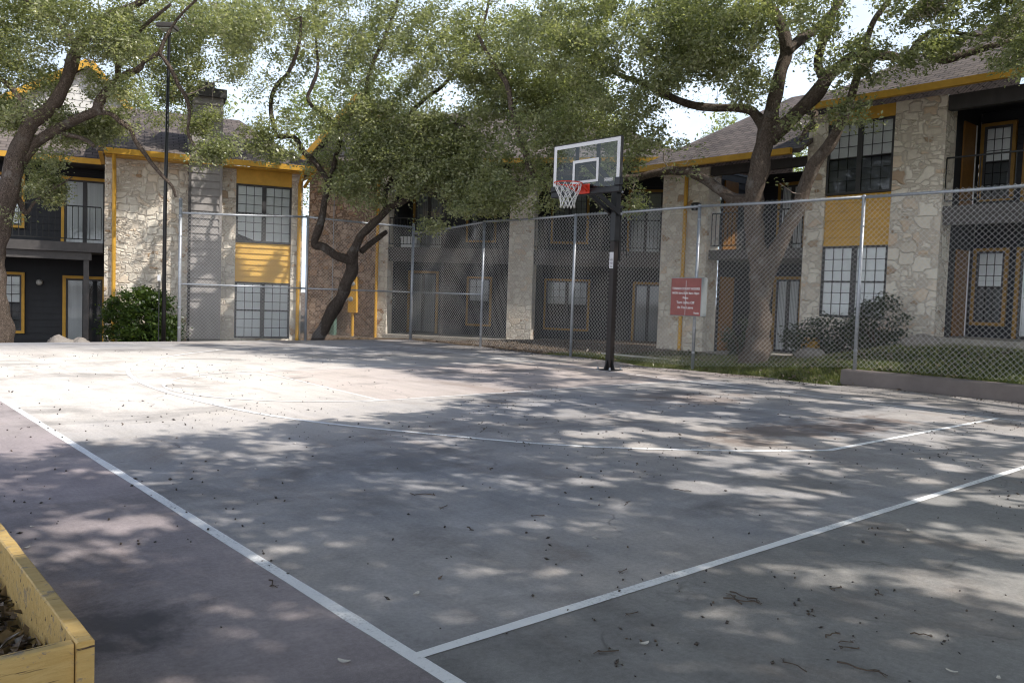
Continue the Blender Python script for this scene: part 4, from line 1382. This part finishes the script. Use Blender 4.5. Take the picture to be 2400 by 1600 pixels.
# --- leaning oak behind the fence corner
tm_limbs = [
    plimb([(740, 815, 34), (752, 775, 30), (776, 735, 29), (797, 700, 28), (815, 662, 29), (826, 630, 30), (824, 600, 28), (832, 592, 24)], 20.6, 20.3),
    plimb([(822, 605, 24), (832, 582, 22), (846, 552, 18), (865, 535, 18), (888, 512, 18), (905, 494, 17), (918, 482, 16), (945, 472, 14), (985, 445, 13), (1007, 444, 11), (1026, 462, 9), (1046, 477, 7), (1075, 472, 5)], 20.3, 19.7),
    plimb([(829, 615, 22), (808, 606, 22), (786, 598, 21), (760, 578, 19), (740, 575, 18), (738, 560, 17), (748, 532, 16), (757, 494, 15), (763, 465, 14), (771, 430, 13), (750, 396, 12), (730, 372, 12), (712, 356, 12), (698, 331, 12), (682, 320, 11), (660, 320, 11), (648, 317, 10), (641, 293, 10), (635, 262, 9), (637, 226, 9), (653, 194, 9), (676, 168, 8), (700, 110, 7), (706, 40, 6)], 20.3, 19.6),
    plimb([(771, 432, 11), (786, 372, 11), (800, 300, 11), (775, 282, 10), (746, 263, 9), (728, 245, 9), (721, 225, 8), (733, 198, 8), (745, 160, 7), (740, 90, 6)], 20.2, 20.4),
    plimb([(905, 494, 14), (903, 455, 13), (916, 425, 11), (930, 395, 10), (970, 370, 9), (1010, 352, 8), (1040, 330, 7), (1066, 312, 6)], 20.2, 19.8),
    plimb([(920, 420, 10), (935, 340, 10), (960, 270, 10), (1000, 230, 9), (1040, 200, 8), (1075, 150, 8), (1110, 100, 7), (1140, 30, 6), (1150, -60, 5)], 20.2, 20.6),
    plimb([(800, 300, 10), (850, 230, 10), (870, 160, 9), (900, 90, 8), (930, 10, 7), (950, -90, 5)], 20.2, 20.8),
    plimb([(846, 590, 14), (868, 572, 13), (888, 556, 12), (905, 544, 9)], 20.3, 20.8),
    plimb([(1000, 305, 6), (1020, 290, 6), (1055, 287, 5), (1105, 303, 4)], 20.0, 19.6),
]
mb = [(640, 60, 130, 110, 20.2, 1.6, 2.4), (760, 70, 130, 110, 20.3, 1.8, 2.8), (880, 100, 150, 130, 20.5, 2.0, 3.4), (1020, 110, 150, 130, 20.4, 2.0, 3.2), (1150, 110, 130, 120, 20.2, 1.8, 2.6), (1270, 90, 110, 110, 20, 1.6, 1.6),
      (830, 260, 130, 90, 20.3, 1.5, 2.2), (960, 270, 140, 80, 20.2, 1.4, 2.2), (1090, 260, 110, 90, 20.0, 1.3, 1.8), (900, 370, 130, 70, 20.1, 1.1, 1.8), (800, 430, 75, 60, 20.2, .9, .9), (760, 380, 55, 45, 20.1, .8, .6),
      (1030, 390, 110, 70, 19.8, .9, 1.4), (960, 450, 90, 35, 19.8, .7, .6), (610, 200, 70, 60, 19.8, 1.0, .8), (640, 290, 70, 50, 19.7, .9, .8), (700, 180, 60, 70, 20, 1, .9), (600, 330, 70, 35, 19.6, .7, .45), (570, 130, 70, 60, 19.8, 1, .8),
      (1120, 430, 70, 60, 19.6, .8, .7), (880, 480, 50, 30, 19.9, .5, .25), (1010, 520, 60, 35, 19.6, .5, .12),
      (800, 290, 100, 80, 20.0, 1.0, 1.2), (960, 330, 130, 70, 19.8, 1.0, 1.3), (1080, 440, 130, 50, 19.6, .8, 1.1), (900, 430, 80, 45, 19.8, .7, .7), (640, 350, 80, 30, 19.5, .6, .5), (1180, 230, 120, 80, 20.2, 1.4, 2.2), (1330, 230, 110, 70, 20.2, 1.4, 1.8), (1430, 290, 60, 50, 20, 1.0, .5), (1100, 350, 110, 50, 19.8, 1.0, 1.4), (960, 400, 120, 60, 19.7, .9, 1.2), (870, 330, 90, 60, 20, 1.0, 1.0), (800, 350, 60, 60, 20, .9, .7), (1180, 480, 70, 40, 19.6, .7, .5),
      (800, -120, 320, 140, 20.5, 2.6, 2.0), (1120, -120, 280, 140, 20.5, 2.6, 1.8)]
build_tree('oak_tree', 'dark leaning live oak with a kinked trunk behind the short fence run', tm_limbs, blobs(mb, 7000, -.14, 1.1, 9), .078, 34, .115, 'dark_bark', tintmu=.5, inner=.5, bare=.14, base=at(745, 812, 20.6))

# --- oak at the left edge
Q2 = lambda L: [(x * .1913, 120 + y * .1913, w * .1913) for (x, y, w) in L]
tl_limbs = [
    plimb([(8, 825, 66), (2, 760, 52), (-8, 700, 46), (-14, 640, 44), (-10, 580, 42), (4, 520, 42), (16, 470, 42), (26, 420, 43), (34, 374, 42), (52, 340, 38), (63, 311, 36), (77, 284, 32), (107, 262, 30), (132, 235, 28), (149, 200, 27), (163, 166, 26), (172, 135, 26), (188, 104, 25), (208, 82, 24), (235, 52, 22), (275, 30, 19), (325, 8, 15), (380, -25, 11), (430, -70, 7)], 17.2, 16.6),
    plimb(Q2([(250, 1350, 150), (340, 1240, 140), (430, 1130, 130), (600, 1020, 130), (760, 930, 120), (900, 840, 120), (1050, 780, 110), (1180, 715, 110), (1225, 600, 105), (1330, 460, 100), (1440, 360, 90), (1560, 280, 85), (1700, 215, 70), (1755, 130, 60), (1900, 60, 55), (1960, 10, 50)]) + [(388, 90, 8), (420, 40, 6), (470, -10, 5)], 17.1, 16.9),
    plimb(Q2([(1150, 760, 60), (1340, 760, 58), (1480, 865, 60), (1600, 960, 56), (1650, 1080, 52), (1760, 1240, 50), (1850, 1370, 46), (1990, 1530, 40)]) + [(404, 438, 6), (412, 462, 5)], 17.0, 17.8),
    plimb(Q2([(740, 1010, 56), (950, 1050, 52), (1060, 1095, 46), (1110, 1130, 44), (1150, 1165, 40)]), 17.0, 16.8),
    plimb([(374, 124, 9), (397, 157, 9), (418, 199, 9), (436, 228, 9), (444, 262, 8), (441, 314, 7), (462, 350, 5)], 16.9, 17.6),
    plimb([(275, 189, 13), (277, 158, 12), (285, 125, 11), (320, 82, 10), (352, 48, 8), (400, 10, 6)], 16.9, 16.2),
    plimb([(180, 110, 12), (150, 70, 12), (115, 30, 11), (70, 5, 9), (20, -20, 7)], 16.7, 16.4),
    plimb([(63, 311, 16), (58, 260, 14), (30, 210, 11), (-20, 170, 9)], 16.9, 16.6),
    plimb([(20, 450, 24), (45, 470, 14), (60, 500, 10), (85, 470, 6), (130, 440, 4), (170, 415, 3)], 17.1, 17.8),
]
lb = [(40, 100, 110, 100, 16.6, 1.4, 2.0), (130, 50, 120, 70, 16.5, 1.4, 1.7), (20, 230, 70, 70, 16.8, 1.0, .9), (110, 190, 60, 40, 17.2, .8, .4), (250, 90, 110, 70, 16.6, 1.3, 1.4), (290, 60, 60, 70, 16.7, 1.2, .7), (400, 70, 120, 80, 20.0, .9, 1.6), (500, 70, 110, 80, 19.4, .9, 1.6),
      (290, 215, 60, 55, 17, .9, .7), (420, 180, 80, 60, 19.5, .7, .9), (230, 200, 50, 40, 17.2, .7, .4), (470, 280, 50, 40, 19.3, .5, .4), (390, 260, 70, 45, 19.4, .5, .5), (470, 370, 60, 30, 18, .5, .2), (540, 150, 50, 45, 17.6, .7, .35),
      (100, 370, 60, 35, 17.4, .6, .45), (110, 440, 55, 40, 17.8, .45, .5), (60, 420, 40, 45, 17.2, .4, .3), (150, 320, 60, 30, 17.4, .5, .35), (20, 510, 35, 25, 17, .3, .14),
      (90, 280, 110, 50, 17.4, .7, .9), (230, 300, 100, 40, 17.8, .6, .8), (500, 340, 70, 30, 18.0, .5, .3), (330, 130, 60, 50, 19.6, .7, .5), (300, 300, 70, 35, 17.6, .6, .3), (560, 60, 90, 60, 17.2, 1.1, .9),
      (200, -90, 330, 110, 16.6, 2.2, 1.8), (-60, 60, 80, 150, 16.6, 1.6, 1.2)]
build_tree('oak_tree', 'grey barked oak leaning in from the left edge in front of the balconies', tl_limbs, blobs(lb, 4700, -.16, 1.2, 17), .066, 34, .10, 'bark', tintmu=.46, inner=.5, bare=.2, base=at(8, 822, 17.2))

# --- oaks standing off to the right and behind the viewer; their crowns shade the court
COT = 1 / math.tan(SUN_EL)
sx, sy = math.sin(SUN_AZ), -math.cos(SUN_AZ)
shade_t = {0: [], 1: [], 2: []}
trunks = [(9.8, .8), (11.2, 6.0), (10.5, -6.5)]
cnt = 0
while cnt < 7600:
    gx_, gy_ = rnd.uniform(-7, 8.5), rnd.uniform(-7, 17.5)
    if inpoly(gx_, gy_, LIT): continue
    if gx_ < -2.5 and gy_ > 8 and rnd.random() < .3: continue
    nz = noise.noise(Vector((gx_ * .9, gy_ * .9, 4.2))) + .9 * noise.noise(Vector((gx_ * 2.0, gy_ * 2.3, 1.2)))
    right = sst(gx_ + .25 * gy_, 1.5, 4.0)
    thr = -.62 + .48 * right
    if gy_ < 3.0: thr -= .06
    if nz < thr: continue
    h = rnd.uniform(4.6, 7.6) if gy_ < 10 else rnd.uniform(7.0, 10.5)
    x = gx_ + sx * COT * h; y = gy_ + sy * COT * h
    if y > 2 and (h - 1.2) < .47 * math.hypot(x, y) and abs(x) < .75 * y: continue
    if blocks_trunk((x, y, h)): continue
    d = [math.hypot(x - a, y - b) for a, b in trunks]
    shade_t[d.index(min(d))].append((x, y, h)); cnt += 1
for i, (x, y) in enumerate(trunks):
    T = shade_t[i]
    z0 = gh(Vector((x, y, 0)).dot(E1), Vector((x, y, 0)).dot(E2))
    cx = sum(t[0] for t in T) / len(T); cy = sum(t[1] for t in T) / len(T)
    limbs = [[(x, y, z0 - .1, .30), (x + .2, y + .1, 1.2, .24), (x + .1, y + .3, 2.6, .22), (x * .8 + cx * .2, y * .8 + cy * .2, 4.2, .18), (x * .5 + cx * .5, y * .5 + cy * .5, 6.0, .12), (cx, cy, 7.6, .05)]]
    for k in range(6):
        t = rnd.choice(T); f = rnd.uniform(.25, .5)
        bx, by, bz_ = x + .1, y + .3, 2.6 + k * .25
        limbs.append([(bx, by, bz_, .13), (bx + (t[0] - bx) * .35, by + (t[1] - by) * .35, bz_ + (t[2] - bz_) * .5, .10), (bx + (t[0] - bx) * .7, by + (t[1] - by) * .7, bz_ + (t[2] - bz_) * .85, .07), (t[0], t[1], t[2], .03)])
    if i == 0:
        for G, h0, h1, ra, rb in (([(4.4, 4.0), (2.9, 4.65), (2.29, 5.03), (1.9, 5.4), (1.22, 5.85), (.4, 6.3)], 4.6, 6.6, .085, .035), ([(4.6, 5.3), (3.03, 5.45), (1.98, 5.53), (1.1, 5.6)], 4.8, 6.2, .04, .02), ([(4.8, 5.9), (3.4, 5.75), (2.4, 5.2), (1.6, 5.0)], 5.2, 6.0, .035, .02), ([(5.4, 7.4), (4.2, 7.0), (3.1, 6.5), (2.2, 6.3)], 5.2, 6.4, .045, .02)):
            P = [(x + .1, y + .3, 2.9, ra + .05)]
            for q, (ga_, gb2) in enumerate(G):
                h = h0 + (h1 - h0) * q / (len(G) - 1)
                P.append((ga_ + sx * COT * h, gb2 + sy * COT * h, h, ra + (rb - ra) * q / (len(G) - 1)))
            limbs.append(P)
    lab = ['broad live oak standing just off the right side of the near court', 'live oak on the lawn past the kerb wall shading the far paint', 'live oak standing behind the right hand corner of the court'][i]
    build_tree('oak_tree', lab, limbs, T, .11, 50, .12, 'bark', tintmu=.45, fr=.55)

# --- trees beyond the roofs
def far_tree(label, x, y, h, rad, n, ls, seed):
    limbs = [[(x, y, -.5, .3), (x + .3, y, h * .3, .25), (x - .2, y + .2, h * .55, .18), (x, y, h * .9, .05)]]
    for k in range(5):
        an = k * 1.3 + seed
        limbs.append([(x + .2, y, h * .3 + .3 * k, .16), (x + math.cos(an) * rad * .4, y + math.sin(an) * rad * .4, h * .55 + .2 * k, .1), (x + math.cos(an) * rad * .8, y + math.sin(an) * rad * .8, h * .68 + .3 * k, .04)])
    T = []
    while len(T) < n:
        v = Vector((rnd.gauss(0, 1), rnd.gauss(0, 1), rnd.gauss(0, 1))).normalized() * rnd.random() ** .4
        p = Vector((x + v.x * rad, y + v.y * rad, h * .68 + v.z * h * .36))
        if noise.noise(p * .6 + Vector((seed * 5, 0, 0))) < -.08: continue
        T.append(tuple(p))
    build_tree('shade_tree', label, limbs, T, ls, 30, .24, 'dark_bark', 'far_leaf', group='trees rising beyond the apartment roofs', tintmu=.5)


far_tree('bushy green tree rising behind the chimney of the left building', -13.5, 33, 9.0, 3.6, 420, .15, 1.0)
far_tree('tall green tree rising behind the stone end of the middle building', -7.5, 41, 12.0, 4.6, 520, .17, 2.0)
far_tree('wide green tree rising behind the roof of the middle building', 1.5, 42, 12.5, 5.2, 560, .17, 3.0)
far_tree('leafy tree rising behind the gap between middle and right buildings', 11.0, 36, 10.0, 3.6, 380, .15, 4.0)

# --- shrubs


def shrub(label, c, rx, ry, rz, n, ls, per, mat, dens=0.0, seed=0):
    z0 = c[2]
    T = []
    while len(T) < n:
        v = Vector((rnd.gauss(0, 1), rnd.gauss(0, 1), rnd.gauss(0, 1))).normalized() * rnd.random() ** .3
        p = Vector((c[0] + v.x * rx, c[1] + v.y * ry, z0 + rz * .95 + v.z * rz))
        if p.z < z0 + .05: continue
        if noise.noise(p * 2.2 + Vector((seed, 0, 0))) < dens: continue
        T.append(tuple(p))
    limbs = []
    for k in range(5):
        an = k * 1.256
        limbs.append([(c[0] + .05 * math.cos(an), c[1] + .05 * math.sin(an), z0 - .05, .025), (c[0] + rx * .25 * math.cos(an), c[1] + ry * .25 * math.sin(an), z0 + rz * .5, .016), (c[0] + rx * .5 * math.cos(an), c[1] + ry * .5 * math.sin(an), z0 + rz * 1.1, .008)])
    return build_tree('shrub', label, limbs, T, ls, per, .085, 'dark_bark', mat, base=(c[0], c[1], z0), tintmu=.5, parts=('stems', 'branches', 'foliage'), cat='shrub')


shrub('dense round green shrub in front of the left stone wall beside the light pole', (-9.05, 20.0, -.62), .95, .8, .9, 460, .085, 30, 'shrub_leaf', -.02)
shrub('small green shrub poking out right of the light pole by the fence post', (-8.35, 19.6, -.5), .28, .3, .42, 60, .08, 26, 'shrub_leaf', -.3)
p1 = W(17.0, 8.9); p2 = W(16.9, 7.9)
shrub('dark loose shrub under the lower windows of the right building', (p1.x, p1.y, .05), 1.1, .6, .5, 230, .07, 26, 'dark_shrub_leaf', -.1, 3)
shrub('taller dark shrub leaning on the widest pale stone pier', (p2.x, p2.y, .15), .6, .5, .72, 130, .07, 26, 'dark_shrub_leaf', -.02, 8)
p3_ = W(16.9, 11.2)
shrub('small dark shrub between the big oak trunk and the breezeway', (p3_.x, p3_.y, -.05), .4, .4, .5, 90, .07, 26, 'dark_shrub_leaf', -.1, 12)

# --- grass along the fence and on the right lawn
n = 52000
ga = np.concatenate([NR.uniform(12.0, 13.6, n // 2), NR.uniform(12.9, 17.3, n - n // 2)]); gb_ = np.concatenate([NR.uniform(-3, 13.2, n // 2), NR.uniform(-4, 11.5, n - n // 2)])
keep = np.array([((a > aedge(b) + .0) if b > 6.5 else a > 13.0) and noise.noise(Vector((a * .9, b * .9, 3))) > -.25 for a, b in zip(ga, gb_)])
ga, gb_ = ga[keep], gb_[keep]
gz = np.array([gh(a, b) for a, b in zip(ga, gb_)]) + .012
n = len(ga)
an = NR.uniform(0, 2 * math.pi, n); hh = NR.uniform(.03, .085, n); ww = .008
lean = NR.normal(0, .03, (n, 2))
V = np.zeros((n, 3, 3))
V[:, 0] = np.stack([ga - np.cos(an) * ww, gb_ - np.sin(an) * ww, gz], 1); V[:, 1] = np.stack([ga + np.cos(an) * ww, gb_ + np.sin(an) * ww, gz], 1)
V[:, 2] = np.stack([ga + lean[:, 0], gb_ + lean[:, 1], gz + hh], 1)
gr_ = npmesh('grass', V.reshape(-1, 3), np.arange(n * 3).reshape(n, 3), 'grass_blade', None, np.repeat(np.clip(NR.normal(.5, .25, n), 0, 1), 3))
gr_.rotation_euler = (0, 0, CROT)
tag(gr_, 'short patchy grass growing along the right fence and lawn', 'grass', kind='stuff')

# --- leaf litter on soil and court
n = 9000
la = np.concatenate([NR.uniform(7, 13.5, 5000), NR.uniform(12.5, 17.5, 4000)]); lb_ = np.concatenate([NR.uniform(18.65, 23, 5000), NR.uniform(5, 18, 4000)])
lz = np.array([gh(a, b) for a, b in zip(la, lb_)]) + NR.uniform(.012, .05, n)
Vv, Ff, Tt = leaves(np.stack([la, lb_, lz], 1), np.full(n, .07), np.clip(NR.normal(.4, .25, n), 0, 1), .8, .5)
o = npmesh('fallen_leaves', Vv, Ff, 'dry_leaf', None, Tt); o.rotation_euler = (0, 0, CROT)
tag(o, 'brown fallen leaves on the soil behind the fence', 'leaves', kind='stuff')

n = 3200
cx_ = []
while len(cx_) < n:
    a, b = rnd.uniform(-1.5, 12.2), rnd.uniform(-2.5, 16)
    if noise.noise(Vector((a * .55, b * .55, 9))) + .6 * noise.noise(Vector((a * 1.7, b * 1.7, 2))) < .10 and rnd.random() < .86: continue
    if (a < 1.5 or b > 8) and rnd.random() < .55: continue
    cx_.append((a, b, 0.0))
for k in range(1500):
    b = rnd.uniform(6.6, 18.2); a = aedge(b) - abs(rnd.gauss(0, .28)) - .03
    if noise.noise(Vector((b * 1.3, 5, 1))) > -.15: cx_.append((a, b, 0.0))
for k in range(700):
    cx_.append((12.68 - abs(rnd.gauss(0, .12)), rnd.uniform(-2, 6.5), 0.0))
n = len(cx_)
C = np.array(cx_)
rr_ = (.0035 + .0055 * NR.rand(n) ** 2.2)[:, None]
C[:, 2] = rr_[:, 0] * .8
ax = NR.normal(size=(n, 3)); ax[:, 2] *= .3; ax /= np.linalg.norm(ax, axis=1)[:, None]
bx_ = np.cross(ax, NR.normal(size=(n, 3))); bx_ /= np.linalg.norm(bx_, axis=1)[:, None]; cxx = np.cross(ax, bx_)
el = NR.uniform(.9, 2.4, n)[:, None]
V = np.stack([C + ax * rr_ * el, C - ax * rr_ * el, C + bx_ * rr_, C - bx_ * rr_, C + cxx * rr_ * .8, C - cxx * rr_ * .8], 1).reshape(-1, 3)
tri = np.array([(0, 2, 4), (0, 4, 3), (0, 3, 5), (0, 5, 2), (1, 4, 2), (1, 3, 4), (1, 5, 3), (1, 2, 5)])
Fq = (np.arange(n)[:, None, None] * 6 + tri[None]).reshape(-1, 3)
o = npmesh('court_litter', V, Fq, 'acorn', None, np.repeat(np.clip(NR.normal(.3, .3, n), 0, 1), 6)); o.rotation_euler = (0, 0, CROT)
tag(o, 'tiny dark acorns and bark scraps scattered over the court', 'litter', kind='stuff')


def twig_mesh(seed, L):
    r_ = random.Random(seed); m = MB()
    pts = [(-L / 2, 0, .006)]
    for k in range(1, 6):
        pts.append((-L / 2 + L * k / 5, r_.gauss(0, L * .06), .006 + abs(r_.gauss(0, .004))))
    m.tube(pts, [.0045, .0042, .0038, .0032, .0026, .0018], 5)
    for q in range(r_.randint(0, 2)):
        b = pts[r_.randint(2, 4)]
        m.tube([b, (b[0] + L * .12, b[1] + r_.choice((-1, 1)) * L * .14, .008), (b[0] + L * .2, b[1] + r_.choice((-1, 1)) * L * .2, .006)], [.003, .0024, .0016], 4)
    return m


tw0 = [twig_mesh(s, L).build('fallen_twig', 'twig_wood') for s, L in ((1, .16), (2, .11), (3, .22))]
used = set()
spots = [(1480, 1440), (1500, 1380), (1990, 1520), (1930, 1500), (1740, 1410), (1560, 1335), (1460, 1340), (1290, 1370), (2160, 1490), (1700, 1395), (1860, 1560), (2250, 1450), (2060, 1390), (1420, 1300), (1260, 1210), (1180, 1190), (990, 1160), (880, 1180),
         (1040, 1190), (560, 1190), (1100, 1240), (1340, 1280), (2020, 1570), (800, 1560), (640, 1370), (2330, 1330), (1960, 1380), (1660, 1240), (1470, 1180), (1240, 1560), (1420, 1530), (2300, 1540), (1150, 1100), (1350, 1110), (1600, 1150), (1900, 1200)][::2] + [(1985, 1505), (1950, 1490), (1745, 1400), (1720, 1405)]
for i, (px, py) in enumerate(spots):
    d = at(px, py, 1.0) - CAMP; t = -HC / d.z; p = CAMP + d * t
    k = i % 3
    o = tw0[k] if k not in used else tw0[k].copy()
    if k in used: COL.objects.link(o)
    used.add(k)
    o.location = (p.x, p.y, .001); o.rotation_euler = (0, 0, rnd.uniform(0, 6.28)); o.scale = (rnd.uniform(.4, .75),) * 3
    tag(o, 'short dark fallen twig lying on the court paint', 'twig', 'fallen twigs scattered on the court')

# pale dead leaves lying singly
lv0 = None
for i, (px, py) in enumerate([(975, 1393), (806, 1552), (2130, 1245), (1395, 1262), (1560, 1075), (600, 1100), (690, 1040), (75, 1235), (62, 1285), (2340, 1590), (1510, 1510), (2230, 1575)]):
    d = at(px, py, 1.0) - CAMP; t = -HC / d.z; p = CAMP + d * t
    if lv0 is None:
        m = MB(); nn = 8
        for k in range(nn):
            f = k / (nn - 1); w = .014 * math.sin(math.pi * min(1, f * .92 + .06)) ** .7
            m.v += [(-.03 + .06 * f, -w, .006 + .008 * (f - .5) ** 2 * 4), (-.03 + .06 * f, 0, .002 + .008 * (f - .5) ** 2 * 4), (-.03 + .06 * f, w, .007 + .008 * (f - .5) ** 2 * 4)]
        for k in range(nn - 1):
            q = k * 3; m.f += [(q, q + 1, q + 4, q + 3), (q + 1, q + 2, q + 5, q + 4)]
        o = lv0 = m.build('fallen_leaf', 'pebble', None, True)
    else:
        o = lv0.copy(); COL.objects.link(o)
    o.location = (p.x, p.y, .001); o.rotation_euler = (0, 0, rnd.uniform(0, 6.28)); o.scale = (rnd.uniform(.4, .75),) * 3
    tag(o, 'pale curled dead leaf lying alone on the court', 'leaf', 'pale dead leaves lying on the court')


def rock(label, c, s, seed):
    m = MB(); nu, nv = 14, 9
    for i in range(nv + 1):
        ph = math.pi * i / nv
        for j in range(nu):
            t = 2 * math.pi * j / nu
            d = Vector((math.sin(ph) * math.cos(t), math.sin(ph) * math.sin(t), math.cos(ph)))
            k = 1 + .35 * noise.noise(d * 1.3 + Vector((seed, 0, 0))) + .12 * noise.noise(d * 4 + Vector((seed, 2, 0)))
            m.v.append((d.x * s[0] * k, d.y * s[1] * k, d.z * s[2] * k))
    for i in range(nv):
        for j in range(nu):
            m.f.append((i * nu + j, i * nu + nu + j, i * nu + nu + (j + 1) % nu, i * nu + (j + 1) % nu))
    o = m.build('boulder', 'rock', None, True); o.location = c
    return tag(o, label, 'rock')


pa = at(138, 800, 17.6); rock('larger pale boulder lying past the left court edge', (pa.x, pa.y, -.13), (.28, .24, .2), 1)
pa = at(186, 802, 17.8); rock('smaller pale boulder right of its bigger neighbour at the left court edge', (pa.x, pa.y, -.14), (.2, .2, .17), 4)
for i, (a, b, s, lab) in enumerate([(15.7, 8.7, .26, 'rough grey boulder nearest the oak trunk on the right slope'), (16.6, 6.9, .28, 'flat grey boulder at the foot of the right patio')]):
    p = W(a, b); rock(lab, (p.x, p.y, gh(a, b) + .06), (s * 1.3, s, s * .62), i * 3.3)

# pale pipe lying on the grass
pp = MB().tube([W(13.3, 12.35, .06), W(13.5, 11.2, .05), W(13.6, 9.9, .04)], .018, 8).build('pipe', 'pipe', None, True)
tag(pp, 'thin pale pipe lying on the grass behind the hoop pole', 'pipe')
# small yellow gas meter box under the shrubs
p = W(16.75, 9.35)
gmb = thing('utility_box', 'small yellow utility box half hidden under the shrubs by the right building', 'utility box', (p.x, p.y, gh(16.75, 9.35)), math.atan2(-.756, .6546))
part('housing', 'yellow_trim', gmb, (-.18, .18, -.1, .1, .22, .48), ch=.02)
MB().tube([(-.1, 0, -.05), (-.1, 0, .22)], .025, 8).build('leg', 'yellow_trim', gmb)
MB().tube([(.1, 0, -.05), (.1, 0, .22)], .025, 8).build('leg', 'yellow_trim', gmb)

# ------------------------------------------------------------------ light
wd = D.worlds.new('World'); SC.world = wd; wd.use_nodes = True
nt = wd.node_tree
sky = nt.nodes.new('ShaderNodeTexSky'); sky.sky_type = 'NISHITA'; sky.sun_disc = False
sky.sun_elevation = SUN_EL; sky.sun_rotation = math.atan2(SUN.x, SUN.y)
sky.air_density = 1.0; sky.dust_density = 2.0; sky.ozone_density = 1.0
tc = nt.nodes.new('ShaderNodeTexCoord')
zz = nd(nt, 'ShaderNodeSeparateXYZ', Vector=tc.outputs['Generated']).outputs[2]
cl = noi(nt, nd(nt, 'ShaderNodeMapping', Vector=tc.outputs['Generated'], Scale=(1, 1, 2.6)).outputs[0], 2.6, 6, .6, .3)
haze = ramp(nt, zz, [(.0, 1.0), (.42, .8), (.68, 0)])
hf = mth(nt, 'MULTIPLY', haze, ramp(nt, cl, [(.36, .72), (.6, 1)]))
ny = nd(nt, 'ShaderNodeSeparateXYZ', Vector=tc.outputs['Generated']).outputs[1]
haze_fill = ramp(nt, mth(nt, 'ADD', mth(nt, 'MULTIPLY', ny, .5), .5), [(.25, (16.0, 16.8, 18.0)), (.55, (9.2, 10.6, 12.2))])  # haze colour, raised behind the camera as unseen fill for the shaded fronts
dim = mixc(nt, 1.0, sky.outputs[0], (.42, .52, .72), 'MULTIPLY')
skyc = mixc(nt, hf, dim, haze_fill)
nt.links.new(skyc, nt.nodes['Background'].inputs[0]); nt.nodes['Background'].inputs[1].default_value = .135
sl = D.lights.new('sun', 'SUN'); so = D.objects.new('sun', sl); COL.objects.link(so)
sl.energy = 5.0; sl.angle = R(.53); sl.color = (1, .945, .86)
so.rotation_euler = SUN.to_track_quat('Z', 'Y').to_euler()
SC.view_settings.view_transform = 'Standard'; SC.view_settings.look = 'None'; SC.view_settings.exposure = 0
SC.cycles.use_denoising = True
SC.cycles.filter_width = 1.15
SC.cycles.max_bounces = 6; SC.cycles.transparent_max_bounces = 12; SC.cycles.diffuse_bounces = 4; SC.cycles.glossy_bounces = 2
SC.cycles.sample_clamp_indirect = 6
